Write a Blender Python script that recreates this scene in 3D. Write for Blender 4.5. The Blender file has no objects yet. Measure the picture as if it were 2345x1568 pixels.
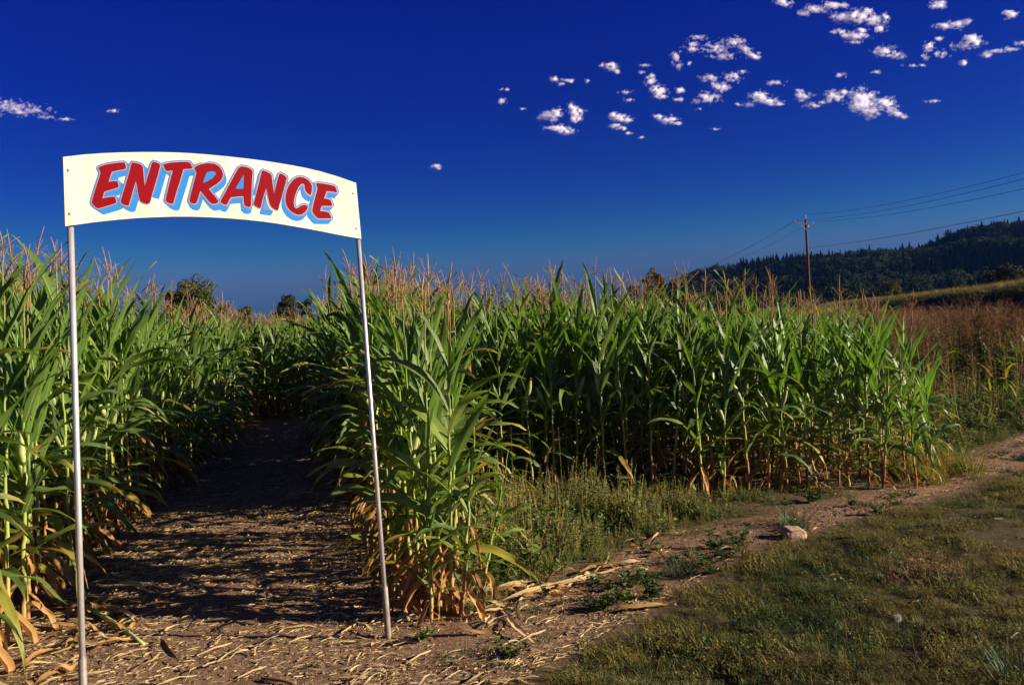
import bpy, bmesh, math, random
import numpy as np
from mathutils import Vector, Matrix, Euler, noise

R = math.radians
random.seed(7)
RNG = np.random.default_rng(7)
sc = bpy.context.scene
COL = sc.collection

# ------------------------------------------------------------------ camera
CAM_H = 1.65
PITCH, ROLL, LENS = 1.38, 2.6, 28.0
cam_d = bpy.data.cameras.new('camera')
cam = bpy.data.objects.new('camera', cam_d)
COL.objects.link(cam)
cam_d.lens = LENS
cam_d.sensor_width = 36.0
cam_d.clip_start = 0.05
cam_d.clip_end = 30000
CAM_R = Matrix.Rotation(R(90 - PITCH), 3, 'X') @ Matrix.Rotation(R(-ROLL), 3, 'Z')
cam.matrix_world = Matrix.Translation((0, 0, CAM_H)) @ CAM_R.to_4x4()
sc.camera = cam

# ------------------------------------------------------------------ sky and sun
SUN_EL, SUN_AZ = 20.0, 98.5          # azimuth clockwise from +Y
world = bpy.data.worlds.new('World')
sc.world = world
world.use_nodes = True
wn = world.node_tree
bg = wn.nodes['Background']
sky = wn.nodes.new('ShaderNodeTexSky')
sky.sky_type = 'NISHITA'
sky.sun_disc = False
sky.sun_elevation = R(SUN_EL)
sky.sun_rotation = R(SUN_AZ)
sky.air_density = 1.0
sky.dust_density = 1.0
sky.ozone_density = 3.0
def wmath(op, a, b):
    n = wn.nodes.new('ShaderNodeMath'); n.operation = op
    for i, v in enumerate((a, b)):
        if isinstance(v, (int, float)): n.inputs[i].default_value = v
        else: wn.links.new(v, n.inputs[i])
    return n.outputs[0]
sep = wn.nodes.new('ShaderNodeSeparateColor')
wn.links.new(sky.outputs[0], sep.inputs[0])
cmb = wn.nodes.new('ShaderNodeCombineColor')
blue_out = wmath('MULTIPLY', sep.outputs[2], 0.60)
# the polarising filter and slide film deepen the blue over the whole sky
for i, p, lim in ((0, 4.7, 0.74), (1, 5.6, 0.87)):
    q = wmath('SMOOTH_MIN', wmath('DIVIDE', sep.outputs[i], sep.outputs[2]), lim)
    q.node.inputs[2].default_value = 0.12
    wn.links.new(wmath('MULTIPLY', wmath('POWER', q, p), blue_out), cmb.inputs[i])
wn.links.new(blue_out, cmb.inputs[2])
wn.links.new(cmb.outputs[0], bg.inputs[0])
bg.inputs[1].default_value = 0.052

sun_d = bpy.data.lights.new('sun', 'SUN')
sun = bpy.data.objects.new('sun', sun_d)
COL.objects.link(sun)
SUNV = Vector((math.sin(R(SUN_AZ)) * math.cos(R(SUN_EL)), math.cos(R(SUN_AZ)) * math.cos(R(SUN_EL)), math.sin(R(SUN_EL))))
sun.rotation_euler = (-SUNV).to_track_quat('-Z', 'Y').to_euler()
sun.location = (30, -5, 20)
sun_d.energy = 5.0
sun_d.angle = R(0.55)
sun_d.color = (1.0, 0.86, 0.64)

sc.view_settings.view_transform = 'Standard'
sc.view_settings.look = 'None'
sc.view_settings.exposure = 1.15
sc.view_settings.gamma = 1.0
sc.render.engine = 'CYCLES'
cy = sc.cycles
cy.max_bounces = 6
cy.diffuse_bounces = 2
cy.glossy_bounces = 2
cy.transmission_bounces = 4
cy.transparent_max_bounces = 80
cy.volume_bounces = 0
cy.use_denoising = True
cy.use_adaptive_sampling = True
cy.adaptive_threshold = 0.02
cy.caustics_reflective = False
cy.caustics_refractive = False

# ------------------------------------------------------------------ projecting the survey pixels (2345 x 1568) into the world
FPX = 2345 * LENS / 36.0
def ray(x, y):
    return (CAM_R @ Vector(((x - 1172.5) / FPX, -(y - 784.0) / FPX, -1.0)))
def on_ground(x, y, z=0.0):
    d = ray(x, y); t = (z - CAM_H) / d.z
    return Vector((d.x * t, d.y * t, z))
def at_depth(x, y, depth):
    d = ray(x, y); t = depth / d.y
    return Vector((d.x * t, depth, CAM_H + d.z * t))
def at_height(x, y, z):
    d = ray(x, y); t = (z - CAM_H) / d.z
    return Vector((d.x * t, d.y * t, z))

# ------------------------------------------------------------------ object helpers
def tag(o, label=None, cat=None, group=None, kind=None):
    for k, v in (('label', label), ('category', cat), ('group', group), ('kind', kind)):
        if v: o[k] = v
    return o
def link(name, data, parent=None, mw=None):
    o = bpy.data.objects.new(name, data)
    COL.objects.link(o)
    if parent is not None: o.parent = parent
    if mw is not None: o.matrix_local = mw
    return o
def empty(name, loc=(0, 0, 0), rz=0.0):
    o = link(name, None); o.location = loc; o.rotation_euler = (0, 0, rz)
    o.empty_display_size = 0.1
    return o

class Geo:
    """verts / faces / uvs / material index collected in lists"""
    def __init__(s):
        s.v = []; s.f = []; s.uv = []; s.m = []; s.n = 0
    def add(s, v, f, uv=None, m=0):
        v = np.asarray(v, float).reshape(-1, 3)
        s.v.append(v)
        for q in f: s.f.append(tuple(i + s.n for i in q))
        s.uv.append(np.asarray(uv, float) if uv is not None else np.zeros((len(v), 2)))
        s.m += [m] * len(f)
        s.n += len(v)
    def add_geo(s, g, M=None, moff=None):
        v = np.concatenate(g.v); 
        if M is not None:
            A = np.array(M); v = v @ A[:3, :3].T + A[:3, 3]
        n0 = s.n
        s.v.append(v)
        s.f += [tuple(i + n0 for i in q) for q in g.f]
        s.uv.append(np.concatenate(g.uv))
        s.m += [x if moff is None else moff for x in g.m]
        s.n += len(v)
    def mesh(s, name, mats, smooth=True):
        me = bpy.data.meshes.new(name)
        v = np.concatenate(s.v) if s.v else np.zeros((0, 3))
        nl = np.array([len(q) for q in s.f], np.int32)
        loops = np.fromiter((i for q in s.f for i in q), np.int32)
        me.vertices.add(len(v)); me.vertices.foreach_set('co', v.astype(np.float32).ravel())
        me.loops.add(len(loops)); me.loops.foreach_set('vertex_index', loops)
        me.polygons.add(len(nl))
        st = np.zeros(len(nl), np.int32); st[1:] = np.cumsum(nl)[:-1]
        me.polygons.foreach_set('loop_start', st)
        me.polygons.foreach_set('material_index', np.array(s.m, np.int32))
        me.polygons.foreach_set('use_smooth', np.full(len(nl), smooth, bool))
        uvl = me.uv_layers.new(name='UVMap')
        uv = np.concatenate(s.uv)
        uvl.data.foreach_set('uv', uv[loops].astype(np.float32).ravel())
        for m in (mats if isinstance(mats, (list, tuple)) else [mats]): me.materials.append(m)
        me.update(calc_edges=True)
        return me

def tube(g, pts, rad, n=6, m=0, cap=True, v0=0.0, v1=1.0):
    pts = [Vector(p) for p in pts]
    if isinstance(rad, (int, float)): rad = [rad] * len(pts)
    vs = []; uv = []
    up = Vector((0, 0, 1))
    for i, p in enumerate(pts):
        t = (pts[min(i + 1, len(pts) - 1)] - pts[max(i - 1, 0)]).normalized()
        a = t.cross(up)
        if a.length < 0.05: a = t.cross(Vector((0, 1, 0)))
        a.normalize(); b = t.cross(a)
        for k in range(n):
            w = 2 * math.pi * k / n
            vs.append(p + (a * math.cos(w) + b * math.sin(w)) * rad[i])
            uv.append((k / n, v0 + (v1 - v0) * i / max(1, len(pts) - 1)))
    fs = []
    for i in range(len(pts) - 1):
        for k in range(n):
            fs.append((i * n + k, i * n + (k + 1) % n, (i + 1) * n + (k + 1) % n, (i + 1) * n + k))
    if cap:
        fs.append(tuple(reversed(range(n)))); fs.append(tuple((len(pts) - 1) * n + k for k in range(n)))
    g.add([tuple(v) for v in vs], fs, uv, m)

def box(g, c, s, m=0, rot=None):
    vs = [Vector((x * s[0] / 2, y * s[1] / 2, z * s[2] / 2)) for x in (-1, 1) for y in (-1, 1) for z in (-1, 1)]
    if rot is not None: vs = [rot @ v for v in vs]
    g.add([tuple(v + Vector(c)) for v in vs], [(0, 1, 3, 2), (4, 6, 7, 5), (0, 4, 5, 1), (2, 3, 7, 6), (0, 2, 6, 4), (1, 5, 7, 3)], None, m)

# ------------------------------------------------------------------ materials
MATS = {}
class NT:
    def __init__(s, name):
        s.m = bpy.data.materials.new(name); s.m.use_nodes = True
        s.t = s.m.node_tree; s.p = s.t.nodes['Principled BSDF']; s.out = s.t.nodes['Material Output']
    def n(s, typ, **kw):
        x = s.t.nodes.new(typ)
        for k, v in kw.items(): setattr(x, k, v)
        return x
    def l(s, a, b): s.t.links.new(a, b)
    def math(s, op, a, b=0.0, clamp=False):
        x = s.n('ShaderNodeMath', operation=op, use_clamp=clamp)
        for i, v in enumerate((a, b)):
            if isinstance(v, (int, float)): x.inputs[i].default_value = v
            else: s.l(v, x.inputs[i])
        return x.outputs[0]
    def mix(s, f, a, b):
        x = s.n('ShaderNodeMix', data_type='RGBA')
        if isinstance(f, (int, float)): x.inputs[0].default_value = f
        else: s.l(f, x.inputs[0])
        for i, v in ((6, a), (7, b)):
            if isinstance(v, tuple): x.inputs[i].default_value = (*v[:3], 1)
            else: s.l(v, x.inputs[i])
        return x.outputs[2]
    def noise(s, scale, detail=4, co=None, rough=0.6):
        x = s.n('ShaderNodeTexNoise'); x.inputs['Scale'].default_value = scale
        x.inputs['Detail'].default_value = detail; x.inputs['Roughness'].default_value = rough
        if co is not None: s.l(co, x.inputs['Vector'])
        return x.outputs['Fac']
    def ramp(s, f, stops):
        x = s.n('ShaderNodeValToRGB'); e = x.color_ramp.elements
        while len(e) < len(stops): e.new(0.5)
        for i, (p, c) in enumerate(stops):
            e[i].position = p; e[i].color = (*c, 1) if len(c) == 3 else c
        s.l(f, x.inputs[0]); return x.outputs[0]
    def rnd(s): return s.n('ShaderNodeObjectInfo').outputs['Random']
    def obj(s): return s.n('ShaderNodeTexCoord').outputs['Object']
    def bump(s, h, strength, dist=0.01):
        x = s.n('ShaderNodeBump'); x.inputs['Strength'].default_value = strength; x.inputs['Distance'].default_value = dist
        s.l(h, x.inputs['Height']); s.l(x.outputs[0], s.p.inputs['Normal']); return x.outputs[0]
    def value(s, c, f, lo, hi):
        """scale the value of colour c between lo and hi by f"""
        x = s.n('ShaderNodeHueSaturation'); s.l(c, x.inputs['Color'])
        mr = s.n('ShaderNodeMapRange'); s.l(f, mr.inputs[0]); mr.inputs[3].default_value = lo; mr.inputs[4].default_value = hi
        s.l(mr.outputs[0], x.inputs['Value']); return x.outputs[0]
    def done(s, col, rough=0.7, spec=0.3, metal=0.0, transl=0.0, tcol=None):
        s.l(col, s.p.inputs['Base Color'])
        s.p.inputs['Roughness'].default_value = rough
        s.p.inputs['Specular IOR Level'].default_value = spec
        s.p.inputs['Metallic'].default_value = metal
        if transl > 0:
            t = s.n('ShaderNodeBsdfTranslucent')
            if tcol is None: s.l(col, t.inputs[0])
            else: s.l(tcol, t.inputs[0])
            mx = s.n('ShaderNodeMixShader'); mx.inputs[0].default_value = transl
            s.l(s.p.outputs[0], mx.inputs[1]); s.l(t.outputs[0], mx.inputs[2]); s.l(mx.outputs[0], s.out.inputs[0])
        MATS[s.m.name] = s.m
        return s.m

def plain(name, c1, c2, scale=8.0, rough=0.75, spec=0.25, metal=0.0, transl=0.0, rnd=(0.75, 1.25), bump=0.0, bscale=None, bdist=0.01):
    t = NT(name); co = t.obj()
    f = t.noise(scale, 5, co)
    c = t.ramp(f, [(0.3, c1), (0.7, c2)])
    if rnd: c = t.value(c, t.rnd(), *rnd)
    if bump: t.bump(t.noise(bscale or scale * 3, 6, co), bump, bdist)
    return t.done(c, rough, spec, metal, transl)

def leaf_material(name, c1, c2, rib, tip, tip_from, transl, tmul, rough=0.42, spec=0.5):
    t = NT(name)
    uv = t.n('ShaderNodeSeparateXYZ'); t.l(t.n('ShaderNodeTexCoord').outputs['UV'], uv.inputs[0])
    u, v = uv.outputs[0], uv.outputs[1]
    rn = t.rnd()
    base = t.ramp(t.noise(5.0, 4, t.obj()), [(0.3, c1), (0.7, c2)])
    base = t.value(base, rn, 0.72, 1.3)
    # yellowing tips on some leaves
    rr = t.math('FRACT', t.math('MULTIPLY', rn, 17.31))
    st = t.math('SUBTRACT', tip_from, t.math('MULTIPLY', rr, 0.0))
    tipf = t.math('MULTIPLY', t.math('SUBTRACT', v, st), 3.0, True)
    tipf = t.math('MULTIPLY', tipf, t.math('GREATER_THAN', rr, 0.60))
    base = t.mix(tipf, base, tip)
    veins = t.math('ABSOLUTE', t.math('SINE', t.math('MULTIPLY', u, 75.0)))
    base = t.mix(t.math('MULTIPLY', veins, 0.10), base, rib)
    ribf = t.math('LESS_THAN', t.math('ABSOLUTE', t.math('SUBTRACT', u, 0.5)), 0.045)
    ribf = t.math('MULTIPLY', ribf, t.math('SUBTRACT', 0.95, v, True))
    col = t.mix(t.math('MULTIPLY', ribf, 0.8), base, rib)
    t.bump(veins, 0.25, 0.002)
    g = t.n('ShaderNodeMix', data_type='RGBA', blend_type='MULTIPLY'); g.inputs[0].default_value = 1
    t.l(col, g.inputs[6]); g.inputs[7].default_value = (*tmul, 1)
    return t.done(col, rough, spec, 0, transl, g.outputs[2])

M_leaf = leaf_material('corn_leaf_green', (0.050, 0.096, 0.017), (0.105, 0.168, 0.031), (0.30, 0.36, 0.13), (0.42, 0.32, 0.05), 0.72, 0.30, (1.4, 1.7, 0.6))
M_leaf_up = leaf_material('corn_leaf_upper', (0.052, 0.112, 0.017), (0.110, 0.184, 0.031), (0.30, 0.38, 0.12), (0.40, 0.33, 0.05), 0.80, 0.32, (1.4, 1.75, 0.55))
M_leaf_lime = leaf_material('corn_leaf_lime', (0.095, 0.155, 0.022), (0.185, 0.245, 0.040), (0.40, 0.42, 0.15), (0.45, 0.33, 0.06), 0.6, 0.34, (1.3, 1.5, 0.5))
M_leaf_yel = leaf_material('corn_leaf_yellowing', (0.16, 0.20, 0.03), (0.34, 0.29, 0.04), (0.42, 0.38, 0.12), (0.50, 0.30, 0.07), 0.45, 0.40, (1.3, 1.2, 0.5))
M_leaf_dry = leaf_material('corn_leaf_dry', (0.30, 0.15, 0.05), (0.48, 0.29, 0.11), (0.52, 0.36, 0.16), (0.45, 0.25, 0.09), 0.5, 0.25, (1.1, 0.95, 0.7), 0.75, 0.15)
M_husk = leaf_material('husk_pale', (0.42, 0.29, 0.13), (0.58, 0.45, 0.24), (0.62, 0.50, 0.30), (0.46, 0.32, 0.16), 0.4, 0.15, (1.0, 0.95, 0.8), 0.75, 0.15)

def stalk_material():
    t = NT('corn_stalk')
    uv = t.n('ShaderNodeSeparateXYZ'); t.l(t.n('ShaderNodeTexCoord').outputs['UV'], uv.inputs[0])
    rn = t.rnd()
    v = t.math('ADD', uv.outputs[1], t.math('MULTIPLY', t.math('SUBTRACT', rn, 0.5), 0.22))
    c = t.ramp(v, [(0.0, (0.20, 0.07, 0.035)), (0.10, (0.36, 0.16, 0.07)), (0.22, (0.36, 0.30, 0.08)), (0.40, (0.27, 0.33, 0.07)), (0.8, (0.16, 0.24, 0.05)), (1.0, (0.20, 0.19, 0.06))])
    c = t.value(c, t.noise(30, 3, t.obj()), 0.75, 1.25)
    return t.done(c, 0.55, 0.3)
M_stalk = stalk_material()
M_tassel = plain('corn_tassel', (0.29, 0.16, 0.075), (0.43, 0.27, 0.14), 20, 0.8, 0.1, transl=0.2)
M_ear = plain('corn_ear_husk', (0.26, 0.33, 0.10), (0.38, 0.42, 0.17), 12, 0.6, 0.25)
M_silk = plain('corn_silk', (0.10, 0.035, 0.015), (0.20, 0.08, 0.03), 40, 0.8, 0.1)
M_soilbit = plain('soil_clod', (0.14, 0.085, 0.06), (0.25, 0.165, 0.12), 30, 0.95, 0.05)

# ------------------------------------------------------------------ regions of the place
def XL(y): return -2.50 - 0.25 * (y - 3.2) + .42 * np.clip((y - 7) / 4, 0, 1)          # left edge of the path
def XR(y): return -0.62 - 0.27 * (y - 4.5) - .22 * np.clip((y - 7.2) / 3, 0, 1)         # right edge of the path
def XE(y): return 3.75 + 0.39 * (y - 7.4)           # far right edge of the corn
def top_of(x, y):                                     # height of the leaf tops
    h = np.interp(x, [-6, -3.4, -1.4, -0.6, 0.5, 2.8, 3.8, 8, 20], [2.28, 2.26, 2.16, 1.96, 2.04, 1.76, 1.58, 1.72, 1.85])
    return float(h) * (1 - .135 * min(1, max(0, (y - (6.3 if x < -2.2 else 8.5)) / (5 if x < -2.2 else 6))) * (1 if x < 0 else .5))      # thinner soil further back
TURF = [on_ground(*p) for p in ((1130, 1600), (1240, 1530), (1370, 1460), (1470, 1405), (1570, 1355), (1640, 1308), (1730, 1258), (1800, 1238), (1920, 1200), (2090, 1152), (2190, 1124), (2240, 1095), (2345, 1075))]
TURF_P = np.array([(p.x, p.y) for p in TURF] + [(14, 13.5), (16, -3), (0.0, -3)])
WEED = [on_ground(*p) for p in ((1020, 1410), (1130, 1395), (1250, 1352), (1340, 1318), (1430, 1272), (1640, 1218), (1780, 1184), (1900, 1162), (1990, 1142), (2080, 1118), (2150, 1098), (2240, 1050), (2345, 995))]
WEED_P = np.array([(p.x, p.y) for p in WEED] + [(13.0, 14.5), (6.5, 14.0), (3.9, 8.2), (3.5, 7.5), (0.2, 7.45), (-0.55, 6.9), (-0.35, 5.2)])
def inside(P, xy):
    x, y = xy[:, 0], xy[:, 1]; r = np.zeros(len(xy), bool); j = len(P) - 1
    for i in range(len(P)):
        xi, yi = P[i]; xj, yj = P[j]
        c = ((yi > y) != (yj > y)) & (x < (xj - xi) * (y - yi) / (yj - yi + 1e-12) + xi)
        r ^= c; j = i
    return r
def edge_dist(P, xy, closed=True):
    d = np.full(len(xy), 1e9)
    n = len(P)
    for i in range(n if closed else n - 1):
        a = P[i]; b = P[(i + 1) % n]; ab = b - a
        t = np.clip(((xy - a) @ ab) / (ab @ ab + 1e-12), 0, 1)
        d = np.minimum(d, np.linalg.norm(xy - (a + t[:, None] * ab), axis=1))
    return d
def fnoise(xy, s, seed=0.0):
    return np.array([noise.fractal(Vector((x * s + seed, y * s - seed, seed)), 1.0, 2.0, 3) for x, y in xy])

def gz(q):
    """height of the soil: trodden and crumbly, softly humped under the turf"""
    q = np.asarray(q, float).reshape(-1, 2)
    near = (abs(q[:, 0] - 0.8) < 7) & (q[:, 1] > 1.5) & (q[:, 1] < 14)
    fade = np.clip(np.minimum(7 - abs(q[:, 0] - 0.8), 14 - q[:, 1]), 0, 1)
    tf = np.where(inside(TURF_P, q), np.clip(edge_dist(TURF_P, q) / .4, 0, 1), 0)
    z = np.zeros(len(q)); N = noise.noise
    for i in np.nonzero(near)[0]:
        x, y = q[i]
        h = .012 * N(Vector((x * 1.6, y * 1.6, 0))) + .011 * N(Vector((x * 5, y * 5, 3))) + .010 * N(Vector((x * 13, y * 13, 7)))
        if tf[i] > 0: h += tf[i] * (.045 * N(Vector((x * 1.5, y * 2.6, 9))) + .02 * N(Vector((x * 4, y * 5, 19))))
        z[i] = h * fade[i]
    return z
# ------------------------------------------------------------------ ground: one sheet, fine near the camera
def build_ground():
    def axis(lo, hi, step, far):
        a = np.arange(lo, hi + 1e-6, step)
        g = step * 1.35 ** np.arange(1, 60); cs = np.cumsum(g)
        cs = cs[cs < far]
        return np.concatenate([(lo - cs)[::-1], a, hi + cs])
    xs = axis(-4.6, 6.2, 0.045, 4000); ys = axis(2.6, 12.5, 0.045, 6000)
    X, Y = np.meshgrid(xs, ys); xy = np.stack([X.ravel(), Y.ravel()], 1)
    z = gz(xy)
    g = Geo(); nx, ny = len(xs), len(ys)
    idx = np.arange(nx * ny).reshape(ny, nx)
    f = np.stack([idx[:-1, :-1].ravel(), idx[:-1, 1:].ravel(), idx[1:, 1:].ravel(), idx[1:, :-1].ravel()], 1)
    g.add(np.column_stack([xy, z]), [], None); g.f = [tuple(r) for r in f.tolist()]; g.m = [0] * len(g.f)
    # soil that is turf carries thatch and moss: a property of the ground, kept per vertex
    d = edge_dist(TURF_P, xy); s = np.where(inside(TURF_P, xy), d, -d)
    turf = np.clip(s / 0.25 + 0.5, 0, 1)
    wd = np.where(inside(WEED_P, xy), edge_dist(WEED_P, xy), 0); weed = np.clip(wd / 0.3, 0, 1)
    t = NT('soil')
    co = t.obj()
    n1 = t.noise(2.2, 6, co); n2 = t.noise(38, 6, co, 0.7); n3 = t.noise(160, 3, co)
    c = t.ramp(n2, [(0.30, (0.145, 0.080, 0.050)), (0.55, (0.275, 0.168, 0.108)), (0.75, (0.42, 0.28, 0.18))])
    c = t.value(c, n1, 0.75, 1.25)
    a = t.n('ShaderNodeAttribute', attribute_name='turf')
    green = t.ramp(t.noise(14, 5, co), [(0.3, (0.030, 0.034, 0.012)), (0.55, (0.060, 0.055, 0.020)), (0.75, (0.115, 0.075, 0.035))])
    c = t.mix(t.math('MULTIPLY', a.outputs['Fac'], 0.9), c, green)
    h = t.math('ADD', t.math('MULTIPLY', n2, 1.0), t.math('MULTIPLY', n3, 0.35))
    t.bump(h, 1.0, 0.035)
    m = t.done(c, 0.95, 0.1)
    me = g.mesh('ground', m)
    at = me.attributes.new('turf', 'FLOAT', 'POINT')
    at.data.foreach_set('value', np.maximum(turf, weed * 0.6).astype(np.float32))
    o = link('ground', me)
    tag(o, 'bare brown soil and turf stretching to the horizon', 'ground', kind='structure')
build_ground()

# ------------------------------------------------------------------ instance scatter for what nobody could count
def scatter(name, pts, rots, scl, idx, meshes, label, cat):
    coll = bpy.data.collections.new(name + '_kinds')
    for i, me in enumerate(meshes):
        coll.objects.link(bpy.data.objects.new('%s_kind_%02d' % (name, i), me))
    n = len(pts)
    me = bpy.data.meshes.new(name)
    me.vertices.add(n); me.vertices.foreach_set('co', np.asarray(pts, np.float32).ravel())
    a = me.attributes.new('rot', 'FLOAT_VECTOR', 'POINT'); a.data.foreach_set('vector', np.asarray(rots, np.float32).ravel())
    scl = np.asarray(scl, np.float32)
    if scl.ndim == 1: scl = np.repeat(scl[:, None], 3, 1)
    a = me.attributes.new('scl', 'FLOAT_VECTOR', 'POINT'); a.data.foreach_set('vector', scl.ravel())
    a = me.attributes.new('idx', 'INT', 'POINT'); a.data.foreach_set('value', np.asarray(idx, np.int32))
    o = link(name, me)
    ng = bpy.data.node_groups.new(name + '_scatter', 'GeometryNodeTree')
    ng.interface.new_socket('Geometry', in_out='INPUT', socket_type='NodeSocketGeometry')
    ng.interface.new_socket('Geometry', in_out='OUTPUT', socket_type='NodeSocketGeometry')
    gi = ng.nodes.new('NodeGroupInput'); go = ng.nodes.new('NodeGroupOutput')
    ci = ng.nodes.new('GeometryNodeCollectionInfo'); ci.inputs[0].default_value = coll
    ci.inputs['Separate Children'].default_value = True; ci.inputs['Reset Children'].default_value = True
    ip = ng.nodes.new('GeometryNodeInstanceOnPoints'); ip.inputs['Pick Instance'].default_value = True
    def attr(nm, dt):
        x = ng.nodes.new('GeometryNodeInputNamedAttribute'); x.data_type = dt; x.inputs['Name'].default_value = nm
        return x.outputs['Attribute']
    L = ng.links.new
    L(gi.outputs[0], ip.inputs['Points']); L(ci.outputs[0], ip.inputs['Instance'])
    L(attr('idx', 'INT'), ip.inputs['Instance Index'])
    L(attr('rot', 'FLOAT_VECTOR'), ip.inputs['Rotation']); L(attr('scl', 'FLOAT_VECTOR'), ip.inputs['Scale'])
    L(ip.outputs[0], go.inputs[0])
    md = o.modifiers.new('scatter', 'NODES'); md.node_group = ng
    return tag(o, label, cat, kind='stuff')

# ------------------------------------------------------------------ corn: a library of leaves, stalks, ears and tassels
def leaf_geo(L, W, th0, th1, p, fold, wave, twist, side, rng, nseg=10, crumple=0.0):
    g = Geo(); pos = Vector((0, 0, 0)); vs = []; uv = []
    ph1, ph2 = rng.uniform(0, 6.28), rng.uniform(0, 6.28); fr = rng.uniform(2.0, 3.6)
    yaw = 0.0
    for i in range(nseg + 1):
        s = i / nseg
        th = R(th0 + (th1 - th0) * s ** p)
        yaw = R(side) * s * s
        if i:
            ds = L / nseg
            pos = pos + Vector((math.cos(th) * math.cos(yaw), math.cos(th) * math.sin(yaw), math.sin(th))) * ds
        t = Vector((math.cos(th) * math.cos(yaw), math.cos(th) * math.sin(yaw), math.sin(th)))
        b = Vector((-math.sin(yaw), math.cos(yaw), 0)); n = t.cross(b) * -1
        n = b.cross(t); n = -n if n.z < 0 and th < R(90) else n
        rot = Matrix.Rotation(R(twist) * s, 3, t)
        b = rot @ b; n = rot @ n
        w = W * (0.5 + 0.5 * min(1, s / 0.2)) * (1 - max(0, (s - 0.2) / 0.8) ** 1.7) + 0.002
        f = math.tan(R(fold)) * (1 - 0.5 * s)
        for t5 in (-1, -0.5, 0, 0.5, 1):
            wv = wave * W * abs(t5) ** 2 * math.sin(fr * 2 * math.pi * s + (ph1 if t5 < 0 else ph2)) * min(1, s * 4)
            q = pos + b * (t5 * w / 2) + n * (abs(t5) * w / 2 * f + wv)
            if crumple: q += Vector((rng.normal(), rng.normal(), rng.normal())) * crumple * W * (0.3 + s)
            vs.append(tuple(q)); uv.append((t5 * 0.5 + 0.5, s))
    fs = [(i * 5 + k, i * 5 + k + 1, i * 5 + k + 6, i * 5 + k + 5) for i in range(nseg) for k in range(4)]
    g.add(vs, fs, uv)
    return g

LIB = {}     # key -> list of (Geo, mesh)
def lib(key, geo, mat, name, smooth=True):
    LIB.setdefault(key, []).append((geo, geo.mesh(name, mat, smooth), mat))
rl = np.random.default_rng(11)
U = rl.uniform
for i in range(10):
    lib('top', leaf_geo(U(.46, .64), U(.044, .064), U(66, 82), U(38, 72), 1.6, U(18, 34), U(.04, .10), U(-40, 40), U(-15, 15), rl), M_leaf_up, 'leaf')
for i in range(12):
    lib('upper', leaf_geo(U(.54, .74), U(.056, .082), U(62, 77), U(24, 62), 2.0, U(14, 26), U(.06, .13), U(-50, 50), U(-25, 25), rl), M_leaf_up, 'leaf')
for i in range(14):
    lib('mid', leaf_geo(U(.56, .78), U(.060, .086), U(48, 68), U(-65, 8), 1.5, U(8, 20), U(.08, .16), U(-60, 60), U(-35, 35), rl), M_leaf, 'leaf')
for i in range(7):
    lib('mid', leaf_geo(U(.5, .74), U(.06, .09), U(50, 72), U(-95, -60), U(3.5, 6), U(8, 22), U(.10, .2), U(-90, 90), U(-40, 40), rl, 10, .02), M_leaf, 'leaf')
for i in range(12):
    lib('low', leaf_geo(U(.44, .66), U(.046, .070), U(28, 55), U(-88, -45), 1.1, U(5, 18), U(.10, .2), U(-80, 80), U(-45, 45), rl), M_leaf, 'leaf')
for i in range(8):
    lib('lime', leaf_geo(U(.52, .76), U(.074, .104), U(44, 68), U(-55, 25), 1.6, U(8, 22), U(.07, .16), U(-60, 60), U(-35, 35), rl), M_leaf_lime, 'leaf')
for i in range(6):
    lib('yellow', leaf_geo(U(.45, .70), U(.045, .07), U(15, 45), U(-85, -50), 1.0, U(5, 25), U(.10, .2), U(-90, 90), U(-45, 45), rl), M_leaf_yel, 'leaf')
for i in range(10):
    lib('dry', leaf_geo(U(.30, .58), U(.026, .048), U(-35, 30), U(-100, -78), 0.6, U(25, 60), U(.12, .25), U(-160, 160), U(-40, 40), rl, 10, 0.10), M_leaf_dry, 'leaf')
for i in range(4):
    g = Geo(); pts = []; rad = []
    nn = 11
    for k in range(nn):
        z0 = k / nn; z1 = (k + 1) / nn
        r = 1.0 - 0.72 * z0
        for zz, rr in ((z0 + 0.002, r * 1.25), (z0 + 0.012, r * 1.02), (z1 - 0.010, (1.0 - 0.72 * z1) * 0.98)):
            zig = 0.25 * (1 if k % 2 else -1)
            pts.append((zig * 0.6 * (zz - z0) * nn * 0 + zig, 0.2 * math.sin(k * 2.1 + i), zz)); rad.append(rr)
    pts.append((0, 0, 1.0)); rad.append(0.2)
    vs = []; uv = []; n6 = 7
    for (x, y, z), r in zip(pts, rad):       # level rings, so that the stalk can be stretched
        for q in range(n6): vs.append((x + math.cos(6.283 * q / n6) * r, y + math.sin(6.283 * q / n6) * r, z)); uv.append((q / n6, z))
    g.add(vs, [(a * n6 + q, a * n6 + (q + 1) % n6, (a + 1) * n6 + (q + 1) % n6, (a + 1) * n6 + q) for a in range(len(pts) - 1) for q in range(n6)], uv)
    lib('stalk', g, M_stalk, 'stalk')
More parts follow.
